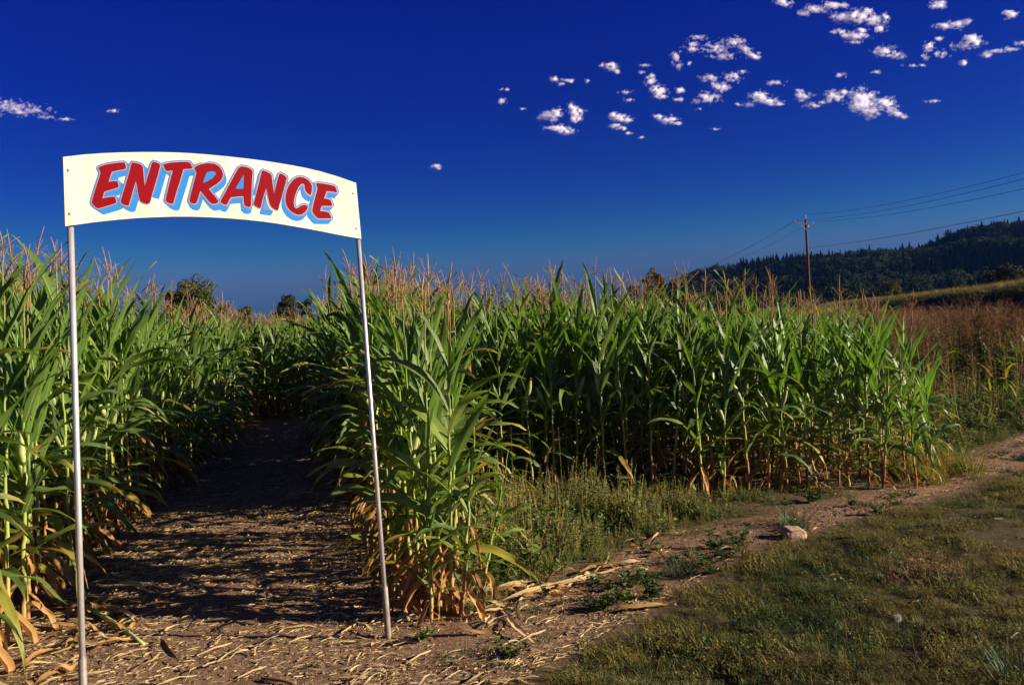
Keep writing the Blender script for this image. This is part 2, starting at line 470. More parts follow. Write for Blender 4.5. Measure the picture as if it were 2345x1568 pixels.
for i in range(6):
    g = Geo(); 
    nb = int(U(5, 9))
    for k in range(nb):
        if k == 0: L, th, az, z0 = U(.20, .29), 90 - U(0, 7), 0, 0.03
        else: L, th, az, z0 = U(.09, .18), U(42, 80), k * 2.4 + U(-.4, .4), U(0.0, 0.07)
        p = Vector((0, 0, z0)); pts = [p]; t = th
        for j in range(4):
            d = Vector((math.cos(R(t)) * math.cos(az), math.cos(R(t)) * math.sin(az), math.sin(R(t))))
            p = p + d * L / 4; pts.append(p); t -= U(0, 9)
        w = 0.0044 if k == 0 else 0.0019
        tube(g, pts, [w * .8, w, w * 1.1, w, w * .4], 4)
        # spikelets
        for j in range(14 if k == 0 else 8):
            s = U(.15, 1) * 3.99; a = int(s); q = Vector(pts[a]).lerp(pts[a + 1], s - a)
            az2 = U(0, 6.28); dd = Vector((math.cos(az2) * .007, math.sin(az2) * .007, .011))
            e = Vector((-math.sin(az2), math.cos(az2), 0)) * .0022
            g.add([tuple(q - e), tuple(q + e), tuple(q + dd)], [(0, 1, 2)])
    tube(g, [(0, 0, -.12), (0, 0, .05)], [.004, .0035], 4)
    lib('tassel', g, M_tassel, 'tassel')
for i in range(3):
    g = Geo()
    prof = [(0, .008), (.03, .017), (.08, .024), (.14, .022), (.19, .012), (.215, .004)]
    tube(g, [(0, 0, z) for z, r in prof], [r for z, r in prof], 8)
    for k in range(3):       # loose husk tips
        a = k * 2.1 + U(0, 1)
        d = Vector((math.cos(a), math.sin(a), 0))
        g.add([tuple(d * .014 + Vector((0, 0, .15))), tuple(d * .012 + Vector((-d.y * .012, d.x * .012, .16))), tuple(d * .022 + Vector((0, 0, .235)))], [(0, 1, 2)])
    lib('ear', g, M_ear, 'ear')
g = Geo()
for k in range(14):
    a = U(0, 6.28); r = U(.004, .02)
    tube(g, [(0, 0, .2), (math.cos(a) * r * .6, math.sin(a) * r * .6, .225), (math.cos(a) * r, math.sin(a) * r, U(.20, .235))], [.0022, .002, .0008], 3, cap=False)
lib('silk', g, M_silk, 'silk')

def rotz(a): return Matrix.Rotation(a, 4, 'Z')
def corn_recipe(rng, H, dry_low=1.0, yellow=0.25, az0=None, low_leaves=True, tassel=True, lime=.06):
    """parts of one corn plant: list of (name, library key, index, matrix); H = height of the leaf tops"""
    out = []
    stalk_h = H - .11
    top_node = H - .44
    r = rng.uniform(.0105, .0145)
    out.append(('stalk', 'stalk', int(rng.integers(4)), Matrix.Diagonal((r, r, stalk_h, 1))))
    az = rng.uniform(-0.9, 0.9) if az0 is None else az0
    n = int(rng.integers(11, 14))
    for k in range(n):
        f = k / (n - 1)
        z = top_node * (0.10 + 0.90 * f)
        a = az + (math.pi if k % 2 else 0) + rng.normal() * 0.42
        s = rng.uniform(.88, 1.12) * (H / 2.0)
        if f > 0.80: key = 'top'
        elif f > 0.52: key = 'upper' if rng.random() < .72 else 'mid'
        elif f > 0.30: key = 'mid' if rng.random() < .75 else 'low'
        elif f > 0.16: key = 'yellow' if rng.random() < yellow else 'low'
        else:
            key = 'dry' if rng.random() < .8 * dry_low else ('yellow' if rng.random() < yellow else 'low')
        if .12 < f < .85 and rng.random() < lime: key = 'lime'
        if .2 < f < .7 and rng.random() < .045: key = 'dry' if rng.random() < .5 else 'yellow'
        if f < .30 and not low_leaves and rng.random() < .2: continue
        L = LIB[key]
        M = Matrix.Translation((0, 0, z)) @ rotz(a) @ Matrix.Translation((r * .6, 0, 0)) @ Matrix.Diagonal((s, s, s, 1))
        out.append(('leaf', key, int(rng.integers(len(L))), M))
    for _ in range(int(rng.random() < .3 * dry_low) + int(rng.random() < .45 * dry_low)):   # hanging dead leaves by the foot
        z = stalk_h * rng.uniform(.06, .24)
        M = Matrix.Translation((0, 0, z)) @ rotz(rng.uniform(0, 6.28)) @ Matrix.Diagonal((.9, .9, .9, 1))
        out.append(('leaf', 'dry', int(rng.integers(len(LIB['dry']))), M))
    if tassel and rng.random() < .8:
        z = stalk_h * rng.uniform(.40, .52); a = rng.uniform(0, 6.28)
        M = Matrix.Translation((0, 0, z)) @ rotz(a) @ Matrix.Rotation(R(rng.uniform(14, 28)), 4, 'Y') @ Matrix.Translation((.008, 0, 0))
        out.append(('ear', 'ear', int(rng.integers(3)), M))
    if tassel and rng.random() < .82:
        s = rng.uniform(.70, 1.12)
        M = Matrix.Translation((0, 0, stalk_h + .03)) @ rotz(rng.uniform(0, 6.28)) @ Matrix.Rotation(rng.normal() * .06, 4, 'X') @ Matrix.Diagonal((s, s, s, 1))
        out.append(('tassel', 'tassel', int(rng.integers(6)), M))
    return out

def place_corn(loc, rng, H, label, group, tilt=0.04, **kw):
    root = empty('corn_plant', loc)
    root.rotation_euler = (rng.normal() * tilt, rng.normal() * tilt, rng.uniform(-.4, .4))
    tag(root, label, 'corn plant', group)
    for nm, key, i, M in corn_recipe(rng, H, **kw):
        o = link(nm, LIB[key][i][1], root, M)
        if nm == 'ear': link('silk', LIB['silk'][0][1], o)
    return root

def corn_mesh(rng, H, name, **kw):
    g = Geo(); mats = []
    for nm, key, i, M in corn_recipe(rng, H, **kw):
        geo, me, mt = LIB[key][i]
        if mt not in mats: mats.append(mt)
        g.add_geo(geo, M, mats.index(mt))
    return g.mesh(name, mats)

ORD = 'first second third fourth fifth sixth seventh eighth ninth tenth eleventh twelfth thirteenth fourteenth fifteenth sixteenth seventeenth eighteenth nineteenth twentieth'.split()
def ordinal(i):
    if i < 20: return ORD[i]
    t, u = divmod(i + 1, 10)
    tens = {2: 'twenty', 3: 'thirty', 4: 'forty', 5: 'fifty', 6: 'sixty'}
    if u == 0: return {3: 'thirtieth', 4: 'fortieth', 5: 'fiftieth', 6: 'sixtieth'}[t]
    return tens[t] + '-' + ORD[u - 1]

rc = np.random.default_rng(23)
taken = []
def free(x, y, d=.11):
    return all((x - a) ** 2 + (y - b) ** 2 > d * d for a, b in taken)

# the clump of corn at the right of the entrance
def corn_clump():
    spots = []
    for row in range(3):
        y = 4.62 + row * .12
        while y < 7.15:
            x = XR(y) + .03 + row * .15 + rc.normal() * .035
            if not (row == 2 and (y < 4.8 or rc.random() < .35)): spots.append((x, y, row))
            y += rc.uniform(.15, .23)
    spots += [(-.52, 4.50, 1), (-.42, 4.55, 2), (-.46, 4.68, 2)]
    for row, where in ((0, 'on the path side of the clump'), (1, 'in the middle of the clump'), (2, 'on the weedy side of the clump')):
        ss = sorted((s for s in spots if s[2] == row), key=lambda s: s[1])
        for i, (x, y, _) in enumerate(ss):
            taken.append((x, y))
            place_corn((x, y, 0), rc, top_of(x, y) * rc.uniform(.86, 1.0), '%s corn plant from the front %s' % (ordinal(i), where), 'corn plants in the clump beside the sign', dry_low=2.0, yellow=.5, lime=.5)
corn_clump()
for (x, y, h, lab) in ((-.66, 4.52, 1.15, 'short corn shoot at the very front of the clump, path side'), (-.36, 4.50, 1.25, 'short corn shoot at the very front of the clump, weedy side'), (-.78, 4.95, 1.35, 'short corn shoot on the path side behind the right post'), (-.26, 4.72, 1.05, 'low corn shoot leaning out of the clump towards the weeds'), (-.90, 5.4, 1.4, 'half-height corn shoot further back on the path side of the clump'), (-.32, 5.2, 1.45, 'half-height corn shoot on the weedy side of the clump'), (-.52, 4.44, .95, 'lowest corn shoot in front of the whole clump')):
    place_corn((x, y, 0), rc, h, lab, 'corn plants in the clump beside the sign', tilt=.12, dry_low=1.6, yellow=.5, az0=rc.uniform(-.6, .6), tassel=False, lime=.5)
    taken.append((x, y))

# the first rows of the field behind the weeds
def corn_front():
    for row in range(4):
        x = -1.35 + rc.uniform(0, .1); i = 0; tmp = []
        while x < XE(7.3) + row * .1 - .05:
            y = 7.32 + row * .34 + rc.normal() * .06 + .1 * math.sin(x * 2.3)
            if x > XR(y) + .05 and free(x, y): tmp.append((x, y))
            x += rc.uniform(.15, .24) if row else rc.uniform(.17, .30)
        tmp.reverse()
        for i, (x, y) in enumerate(tmp):
            taken.append((x, y))
            place_corn((x, y, 0), rc, top_of(x, y) * rc.uniform(.90, 1.06), '%s corn plant from the right corner, %s row behind the weeds' % (ordinal(i), ORD[row]), 'corn plants along the front of the field', dry_low=.8, yellow=.3, low_leaves=row > 0 or x > 2.2)
corn_front()
for (x, y, h, lab) in ((3.62, 7.22, 1.15, 'short corn shoot at the right corner of the field, before the others'), (3.88, 7.42, 1.3, 'half-height corn plant at the outer right corner of the field'), (4.0, 7.75, 1.35, 'half-height corn plant just behind the right corner'), (3.3, 7.18, 1.2, 'short corn shoot at the foot of the field near its right corner'), (2.75, 7.2, 1.1, 'short corn shoot at the foot of the field left of the corner'), (4.15, 8.1, 1.4, 'outermost corn plant on the right side of the field'), (1.9, 7.22, 1.05, 'short corn shoot standing out of the field front')):
    place_corn((x, y, 0), rc, h, lab, 'corn plants along the front of the field', tilt=.1, dry_low=1.2, yellow=.6, tassel=False)
    taken.append((x, y))

# the wall of corn on the left of the path
def corn_left():
    for row in range(4):
        y = 3.15 + rc.uniform(0, .15) + (.3 if row == 0 else 0); tmp = []
        while y < (10.2 if row == 0 else 8.2 if row == 1 else 6.8):
            x = XL(y) - .10 - row * .36 + rc.normal() * .05
            tmp.append((x, y)); y += rc.uniform(.15, .22)
        for i, (x, y) in enumerate(tmp):
            taken.append((x, y))
            place_corn((x, y, 0), rc, top_of(x, y) * rc.uniform(.90, 1.07), '%s corn plant from the near end, %s row left of the path' % (ordinal(i), ORD[row]), 'corn plants along the left of the path', dry_low=1.2, yellow=.35, az0=rc.normal() * .5)
corn_left()

# the right wall of the path inside the maze
def corn_right_wall():
    y = 7.3; tmp = []
    while y < 13.4:
        x = XR(y) + .08 + rc.normal() * .05
        if free(x, y): tmp.append((x, y))
        y += rc.uniform(.16, .24)
    for i, (x, y) in enumerate(tmp):
        taken.append((x, y))
        place_corn((x, y, 0), rc, top_of(x, y) * rc.uniform(.94, 1.08), '%s corn plant from the clump in the shaded row right of the path' % ordinal(i), 'corn plants along the right of the path', dry_low=.9)
corn_right_wall()
def corn_end_wall():
    x = XL(16) - .2; tmp = []
    while x < XR(16) + .3:
        y = 15.95 + .45 * math.sin(x * 1.7) + rc.normal() * .06
        if free(x, y): tmp.append((x, y))
        x += rc.uniform(.16, .24)
    for i, (x, y) in enumerate(tmp):
        taken.append((x, y))
        place_corn((x, y, 0), rc, top_of(x, y) * rc.uniform(.92, 1.05), '%s corn plant from the left in the row closing the dark end of the path' % ordinal(i), 'corn plants across the end of the path')
corn_end_wall()

# everything behind them is one mass
def corn_mass():
    meshes = [corn_mesh(rc, 2.0, 'corn', dry_low=.8) for _ in range(14)]
    P, Ro, S, I = [], [], [], []
    tk = np.array(taken)
    y = 3.0
    def put(x, y):
        if len(tk) and ((tk - (x, y)) ** 2).sum(1).min() < .13 ** 2: return
        h = top_of(x, y) * rc.uniform(.90, 1.08) / 2.0
        P.append((x, y, 0)); Ro.append((rc.normal() * .04, rc.normal() * .04, rc.uniform(-.5, .5) + (math.pi if rc.random() < .5 else 0))); w = h * rc.uniform(.95, 1.1); S.append((w, w, h)); I.append(rc.integers(14))
    # rows run with the path
    for k in range(-70, 60):
        y = 3.0
        while y < 48:
            x = -1.2 + k * .40 - .26 * (y - 7) + rc.normal() * .04
            step = rc.uniform(.17, .25) * (1 if y < 18 else 1.6)
            yy = y; y += step
            if x < -.66 * yy - 1.6 or x > XE(yy) - .05: continue
            left = x < XL(yy) - .08; right = x > XR(yy) + .10
            if yy < 16.0 + .5 * math.sin(x * 1.7):
                if not (left or right): continue
                if right and yy < 7.30 + .1 * math.sin(x * 2.3): continue
            put(x, yy)
    scatter('corn_field', P, Ro, S, I, meshes, 'dense mass of green corn with tan tassels filling the field behind the edge rows', 'corn field')
    print('corn mass', len(P), 'individual', len(taken))
corn_mass()

# ------------------------------------------------------------------ the entrance sign
def src(x, y): return (x * 2345 / 2560.0, y * 2345 / 2560.0)
def build_sign():
    dl, dr = 3.31, 4.16
    a = at_depth(150, 440, dl); b = at_depth(822, 485, dr)
    e = Vector((b.x - a.x, b.y - a.y, 0)); span = e.length; e.normalize()
    nrm = Vector((e.y, -e.x, 0))                       # towards the camera
    org = Vector((a.x, a.y, 0))
    def hit(x, y, off=0.0):
        d = ray(x, y); o = Vector((0, 0, CAM_H)); p0 = org + nrm * off
        t = (p0 - o).dot(nrm) / d.dot(nrm); return o + d * t
    def uvp(x, y):
        q = hit(x, y) - org; return (q.dot(e), q.z)
    def wpt(u, v, off): return org + e * u + Vector((0, 0, v)) + nrm * off
    root = empty('entrance_sign', org + e * span / 2)
    tag(root, 'white arched ENTRANCE sign with red lettering on two metal posts', 'sign')
    base = Vector(root.location)
    def local(g): g.v = [v - np.array(base) for v in g.v]; return g
    wp = NT('sign_white_paint'); co = wp.obj()
    mpn = wp.n('ShaderNodeMapping'); wp.l(co, mpn.inputs[0]); mpn.inputs['Scale'].default_value = (14, 14, 1.6)
    st_ = wp.ramp(wp.noise(1.0, 6, mpn.outputs[0], .65), [(0.38, (1, 1, 1)), (0.72, (0.80, 0.76, 0.66))])
    bl_ = wp.ramp(wp.noise(3.5, 5, co), [(0.3, (0.52, 0.515, 0.435)), (0.7, (0.63, 0.625, 0.545))])
    mm = wp.n('ShaderNodeMix', data_type='RGBA', blend_type='MULTIPLY'); mm.inputs[0].default_value = .8; wp.l(bl_, mm.inputs[6]); wp.l(st_, mm.inputs[7])
    wp.bump(wp.noise(4, 3, co), .25, .01)
    mb = wp.done(mm.outputs[2], .55, .15)
    me_ = plain('plywood_edge', (0.22, 0.12, 0.06), (0.34, 0.21, 0.11), 40, 0.8, 0.2, rnd=None)
    k = 300 / 838.0 * 0 + 840 / 2345.0
    C = lambda x, y: uvp(*src(120 + x * k, 340 + y * k))
    topc = [C(*p) for p in ((105, 147), (250, 130), (380, 121), (500, 116), (640, 113), (770, 113), (890, 116), (1000, 121), (1125, 131), (1250, 143), (1375, 157), (1500, 173), (1600, 188), (1700, 205), (1800, 224), (1900, 247), (2030, 286), (2150, 328))]
    botc = [C(*p) for p in ((120, 630), (300, 605), (400, 593), (500, 583), (620, 573), (750, 567), (870, 563), (1000, 563), (1125, 567), (1250, 574), (1375, 584), (1500, 597), (1600, 611), (1700, 628), (1800, 645), (1900, 664), (2040, 692), (2187, 718))]
    th = .014
    g = Geo(); n = len(topc)
    vs = [tuple(wpt(*p, 0)) for p in topc] + [tuple(wpt(*p, 0)) for p in botc] + [tuple(wpt(*p, -th)) for p in topc] + [tuple(wpt(*p, -th)) for p in botc]
    fs = []; ms = []
    for i in range(n - 1):
        fs += [(i, n + i, n + i + 1, i + 1), (2 * n + i, 2 * n + i + 1, 3 * n + i + 1, 3 * n + i), (i, i + 1, 2 * n + i + 1, 2 * n + i), (n + i, 3 * n + i, 3 * n + i + 1, n + i + 1)]
        ms += [0, 0, 1, 1]
    fs += [(0, 2 * n, 3 * n, n), (n - 1, 2 * n - 1, 4 * n - 1, 3 * n - 1)]; ms += [1, 1]
    g.add(vs, fs); g.m = ms
    board = link('board', local(g).mesh('board', [mb, me_], False), root)
    tag(board, 'white painted arched plywood board')
    # lettering, traced in the board's own plane
    A = lambda x, y: (210 + x * 320 / 2345.0, 390 + y * 320 / 2345.0)
    B = lambda x, y: (500 + x * 360 / 2345.0, 390 + y * 360 / 2345.0)
    def PA(s): return [A(*p) for p in s]
    def PB(s): return [B(*p) for p in s]
    E1 = PA([(268,210),(300,190),(400,158),(520,138),(640,123),(725,117),(748,130),(768,200),(765,235),(740,248),(620,268),(510,298),(480,380),(450,472),(520,462),(590,457),(618,478),(635,545),(630,575),(600,590),(480,625),(370,662),(355,715),(338,775),(440,755),(540,743),(570,760),(592,835),(585,865),(550,880),(420,920),(290,960),(250,965),(200,935),(150,885),(140,850),(150,790),(185,670),(240,500),(285,370),(300,310),(285,275),(265,235)])
    N1 = PA([(880,120),(950,130),(1020,150),(1065,180),(1080,220),(1088,300),(1098,430),(1112,555),(1150,420),(1200,260),(1238,140),(1265,108),(1320,118),(1370,140),(1395,165),(1390,210),(1350,360),(1300,530),(1250,700),(1215,830),(1195,870),(1165,885),(1100,872),(1045,845),(1018,810),(995,730),(975,620),(962,530),(948,465),(920,560),(880,700),(845,820),(822,905),(795,915),(730,898),(680,870),(668,840),(690,750),(740,590),(790,420),(830,280),(860,150)])
    T1 = PA([(1443,158),(1500,140),(1620,120),(1760,110),(1880,108),(1935,120),(1960,155),(1985,220),(1980,237),(1920,240),(1820,248),(1790,350),(1750,490),(1700,640),(1660,780),(1635,865),(1618,883),(1560,870),(1505,845),(1490,815),(1505,730),(1540,590),(1580,430),(1622,275),(1570,275),(1525,282),(1490,262),(1460,205)])
    R1 = PA([(2020,210),(2060,180),(2150,150),(2250,135)]) + PB([(60,122),(150,117),(240,130),(310,170),(355,230),(375,300),(365,360),(330,410),(270,460),(200,505),(145,540),(200,610),(260,680),(300,740),(292,762),(250,782),(200,785),(150,752),(90,680),(40,615),(3,575)]) + PA([(2100,740),(2075,820),(2055,865),(2030,882),(1970,865),(1930,835),(1930,790),(1955,690),(1990,560),(2030,410),(2055,310),(2030,260),(2018,230)])
    R1h = PB([(48,437),(75,350),(108,272),(160,255),(220,255),(252,275),(245,310),(205,360),(140,400),(80,430)])
    A1 = PB([(670,170),(740,178),(810,205),(850,235),(855,270),(845,420),(838,600),(830,780),(822,828),(800,838),(750,828),(715,800),(708,740),(703,660),(600,665),(495,680),(470,730),(440,790),(425,803),(380,790),(340,760),(330,735),(360,680),(430,550),(510,400),(580,270),(625,195)])
    A1h = PB([(710,310),(705,420),(702,533),(640,536),(578,535),(620,455),(670,370)])
    N2 = PB([(1020,235),(1080,255),(1140,285),(1165,320),(1172,380),(1185,480),(1202,612),(1225,520),(1255,400),(1285,300),(1310,285),(1360,310),(1405,345),(1410,370),(1395,440),(1360,560),(1325,690),(1290,800),(1275,870),(1258,890),(1215,875),(1165,840),(1135,790),(1115,720),(1095,620),(1077,530),(1055,590),(1025,690),(1000,790),(985,850),(965,855),(915,830),(875,800),(872,770),(890,700),(920,580),(955,440),(985,320),(1000,250)])
    C1 = PB([(1620,340),(1690,350),(1750,385),(1800,435),(1822,490),(1820,560),(1810,620),(1795,642),(1755,620),(1715,575),(1700,530),(1698,480),(1680,455),(1650,460),(1610,500),(1570,580),(1540,670),(1525,760),(1535,830),(1560,852),(1600,840),(1640,810),(1690,795),(1735,805),(1757,830),(1745,870),(1710,920),(1660,955),(1600,963),(1530,940),(1460,890),(1410,820),(1385,740),(1390,640),(1415,540),(1460,450),(1520,385),(1570,352)])
    E2 = PB([(1882,450),(1910,440),(2000,450),(2100,468),(2180,487),(2205,510),(2232,580),(2225,598),(2150,585),(2060,575),(2045,620),(2020,692),(2080,702),(2120,718),(2135,745),(2152,800),(2140,818),(2060,815),(1982,818),(1968,850),(1955,895),(2020,900),(2080,915),(2105,935),(2138,1005),(2130,1020),(2050,1020),(1920,1020),(1880,985),(1830,925),(1822,890),(1835,820),(1865,690),(1895,590),(1910,530),(1900,500)])
    letters = [('E', [E1], (14, 10.5)), ('N', [N1], (13, 11.5)), ('T', [T1], (12.5, 12.5)), ('R', [R1, R1h], (5, 12.5)), ('A', [A1, A1h], (-3, 12.5)), ('N', [N2], (-6, 11.5)), ('C', [C1], (-5, 11)), ('E', [E2], (-8, 9.5))]
    def inflate(poly, d):
        """offset a closed pixel outline outward (image y down)"""
        P_ = np.array(poly, float); ar = 0
        for i in range(len(P_)):
            x0, y0 = P_[i - 1]; x1, y1 = P_[i]; ar += x0 * y1 - x1 * y0
        sgn = 1 if ar > 0 else -1
        nx = np.roll(P_, -1, 0); pv = np.roll(P_, 1, 0)
        e1 = P_ - pv; e2 = nx - P_
        e1 /= np.linalg.norm(e1, axis=1)[:, None] + 1e-9; e2 /= np.linalg.norm(e2, axis=1)[:, None] + 1e-9
        n1 = np.stack([e1[:, 1], -e1[:, 0]], 1) * sgn; n2 = np.stack([e2[:, 1], -e2[:, 0]], 1) * sgn
        m_ = n1 + n2; m_ /= np.linalg.norm(m_, axis=1)[:, None] + 1e-9
        c = np.maximum((m_ * n1).sum(1), .62)
        return [tuple(q) for q in P_ + m_ * (d / c)[:, None]]
    def fill(g, polys, off):
        cu = bpy.data.curves.new('outline', 'CURVE'); cu.dimensions = '2D'; cu.fill_mode = 'BOTH'
        for poly in polys:
            sp = cu.splines.new('POLY'); sp.points.add(len(poly) - 1); sp.use_cyclic_u = True
            for q, p in zip(sp.points, poly):
                u, v = uvp(*src(*p)); q.co = (u * 100, v * 100, 0, 1)
        ob = bpy.data.objects.new('outline', cu)
        me = ob.to_mesh()
        vs = [tuple(wpt(v.co.x / 100, v.co.y / 100, off)) for v in me.vertices]
        fs = [tuple(p.vertices) for p in me.polygons]
        ob.to_mesh_clear(); bpy.data.objects.remove(ob); bpy.data.curves.remove(cu)
        g.add(vs, fs)
    red = plain('sign_red_paint', (0.165, 0.0030, 0.007), (0.195, 0.004, 0.009), 6, 0.6, 0.03, rnd=None)
    blue = plain('sign_blue_paint', (0.020, 0.165, 0.50), (0.024, 0.18, 0.54), 6, 0.6, 0.05, rnd=None)
    line = plain('sign_outline_paint', (0.06, 0.135, 0.30), (0.07, 0.15, 0.33), 6, 0.5, 0.2, rnd=None)
    lav = plain('sign_keyline_paint', (0.36, 0.30, 0.42), (0.4, 0.33, 0.45), 6, 0.45, 0.4, rnd=None)
    for j, (ch, polys, off) in enumerate(letters):
        z = .0006 + j * .00003
        gs = Geo(); N = 9
        big = inflate(polys[0], 4.8)
        hol = []
        for q in range(N):
            f = q / (N - 1)
            sh = [[(x + off[0] * f, y + off[1] * f) for x, y in (big if f < .01 else inflate(polys[0], 4.2))]]
            fill(gs, sh, z + .0004 * (1 - f))
        shd = link('letter_shadow', local(gs).mesh('letter_shadow', blue, False), root)
        tag(shd, 'light blue drop shadow of the painted letter')
        go_ = Geo(); fill(go_, [big], .0016 + j * .00003)
        # outline ring: the outer band only, its inside is the blue shadow colour
        o1 = link('letter_outline', local(go_).mesh('letter_outline', line, False), root)
        gi_ = Geo(); fill(gi_, [inflate(polys[0], 1.1)], .0022)
        link('letter_keyline', local(gi_).mesh('letter_keyline', lav, False), root)
        if len(polys) > 1:
            gh = Geo(); fill(gh, [polys[1]], .0029)
            link('letter_counter', local(gh).mesh('letter_counter', blue, False), root)
        gl = Geo(); fill(gl, polys, .0026)
        lt = link('letter', local(gl).mesh('letter', red, False), root)
        tag(lt, 'red painted letter ' + ch)
    # screws
    ms = plain('screw_steel', (0.25, 0.22, 0.18), (0.4, 0.36, 0.3), 30, 0.5, 0.4, metal=.6, rnd=None)
    for x, y in ((143, 240), (152, 543), (2131, 400), (2153, 645)):
        p = C(x, y); g = Geo()
        c0 = wpt(*p, -.002); tube(g, [c0, c0 + nrm * .004, c0 + nrm * .0055], [.0058, .0055, .003], 10)
        link('screw', local(g).mesh('screw', ms), root)
    # posts: galvanised conduit, each in a wider sleeve at the foot
    mp = NT('galvanised_steel'); co = mp.obj()
    c = mp.ramp(mp.noise(9, 6, co), [(0.3, (0.44, 0.42, 0.43)), (0.7, (0.60, 0.58, 0.58))])
    mp.bump(mp.noise(90, 4, co), .12, .002)
    c = mp.mix(mp.math('MULTIPLY', mp.math('GREATER_THAN', mp.noise(45, 5, co, .7), .66), .6), c, (.20, .10, .05))
    MP = mp.done(c, .36, .6, .5)
    m2 = NT('weathered_steel_sleeve'); co = m2.obj()
    c = m2.ramp(m2.noise(22, 6, co, .7), [(0.3, (0.17, 0.13, 0.10)), (0.65, (0.32, 0.28, 0.25))])
    M2 = m2.done(c, .6, .4, .35)
    for (pa, pb, r0, r1, ysl) in (((161.5, 520), (189.5, 1540), .0125, .0165, 1508), ((820.5, 548), (890, 1470), .0118, .0172, 1342)):
        p1 = hit(*pa, -th - r0 - .001); p2 = hit(*pb, -th - r0 - .001)
        d = (p2 - p1)
        def zed(z): return p1 + d * ((z - p1.z) / d.z)
        zs = hit(pb[0], ysl, -th).z
        g = Geo(); tube(g, [zed(p1.z + .22), zed(.9), zed(.03)], r0, 20)
        link('post', local(g).mesh('post', MP), root)
        g = Geo(); tube(g, [zed(zs), zed(zs - .004), zed(.02), zed(-.12)], [r1 - .002, r1, r1, r1], 20)
        link('post_sleeve', local(g).mesh('post_sleeve', M2), root)
build_sign()

# ------------------------------------------------------------------ far things: hill, forest, bank, trees, poles, wires
def sstep(a, b, x):
    t = np.clip((x - a) / (b - a), 0, 1); return t * t * (3 - 2 * t)
RIDGE_PX = ((1400, 735), (1480, 690), (1540, 662), (1600, 640), (1700, 622), (1780, 606), (1830, 598), (1900, 588), (1960, 580), (2020, 572), (2080, 572), (2140, 568), (2190, 546), (2250, 536), (2345, 528))
RIDGE_Y = 950.0
RIDGE = [at_depth(x, y, RIDGE_Y) for x, y in RIDGE_PX]
def ridge_h(px_ratio):
    """height of the ridge (ground) for x/y"""
    xs = [p.x / p.y for p in RIDGE] + [0.75, 0.95, 1.25, 1.8]
    zs = [max(0, p.z - 8) for p in RIDGE] + [98, 150, 235, 260]  # unseen heights beyond the right edge, raised to shade the lower slopes
    return np.interp(px_ratio, xs, zs)
def hill_z(x, y):
    k = ridge_h(x / np.maximum(y, 1))
    prof = sstep(430, RIDGE_Y, y) ** 0.9
    back = 1 - .55 * sstep(RIDGE_Y, 1800, y)
    und = 6 * np.sin(x * .018 + 1) * np.sin(y * .013) + 4 * np.sin(x * .041 + y * .03)
    return (k * prof + und * prof * np.clip(k / 40, 0, 1)) * back
def build_hill():
    ys = np.linspace(400, 1800, 50); rs = np.linspace(.11, 1.9, 90)
    Rr, Y = np.meshgrid(rs, ys); X = Rr * Y
    Z = hill_z(X, Y) - .5
    g = Geo(); idx = np.arange(X.size).reshape(X.shape)
    f = np.stack([idx[:-1, :-1].ravel(), idx[:-1, 1:].ravel(), idx[1:, 1:].ravel(), idx[1:, :-1].ravel()], 1)
    g.add(np.stack([X.ravel(), Y.ravel(), Z.ravel()], 1), [tuple(q) for q in f.tolist()])
    m = plain('hill_undergrowth', (0.020, 0.028, 0.012), (0.045, 0.05, 0.02), .05, .95, .05, rnd=None)
    tag(link('hill', g.mesh('hill', m)), 'long wooded hill rising to the right behind the field', 'hill', kind='structure')
build_hill()

def blob_leaves(g, c, r, n, size, rng, m=0, flat=1.0):
    """leaf-sized faces through a lumpy volume"""
    d = rng.normal(size=(n, 3)); d /= np.linalg.norm(d, axis=1)[:, None]
    rad = r * rng.uniform(.55, 1.05, n) ** .6
    p = d * rad[:, None] * (1, 1, flat) + c
    nn = d + rng.normal(size=(n, 3)) * .55; nn /= np.linalg.norm(nn, axis=1)[:, None]
    t = np.cross(nn, rng.normal(size=(n, 3))); t /= np.linalg.norm(t, axis=1)[:, None]; b = np.cross(nn, t)
    s = size * rng.uniform(.6, 1.4, n)[:, None]
    V = np.stack([p - t * s, p + b * s * .55, p + t * s, p - b * s * .55], 1).reshape(-1, 3)
    g.add(V, [tuple(range(4 * i, 4 * i + 4)) for i in range(n)], None, m)

rt = np.random.default_rng(5)
M_far_con = plain('far_conifer', (0.009, 0.016, 0.008), (0.020, 0.030, 0.013), .4, .9, .05, rnd=(.6, 1.5))
M_far_dec = plain('far_broadleaf', (0.017, 0.027, 0.010), (0.042, 0.054, 0.018), .3, .9, .05, rnd=(.6, 1.6), transl=.15)
def conifer_far(rng):
    g = Geo(); H = 1.0; n = 9
    for k in range(n):
        z = .08 + .9 * k / n; r = .17 * (1 - k / n) ** .85 + .015; dz = .17
        m = 9; a0 = rng.uniform(0, 6.28)
        vs = [(0, 0, z + dz)]
        for j in range(2 * m):
            a = a0 + math.pi * j / m; rr = r * (rng.uniform(.85, 1.2) if j % 2 else .45)
            vs.append((math.cos(a) * rr, math.sin(a) * rr, z - (0.03 if j % 2 else 0) + rng.normal() * .008))
        g.add(vs, [(0, 1 + j, 1 + (j + 1) % (2 * m)) for j in range(2 * m)])
    tube(g, [(0, 0, -.05), (0, 0, .3)], [.012, .01], 5)
    return g.mesh('far_conifer', M_far_con, False)
def broad_far(rng):
    g = Geo()
    tube(g, [(0, 0, -.05), (0, 0, .5)], [.03, .015], 5)
    for k in range(9):
        c = np.array((rng.normal() * .16, rng.normal() * .16, rng.uniform(.35, .8)))
        blob_leaves(g, c, rng.uniform(.12, .22), 70, .045, rng)
    return g.mesh('far_broadleaf', M_far_dec, False)
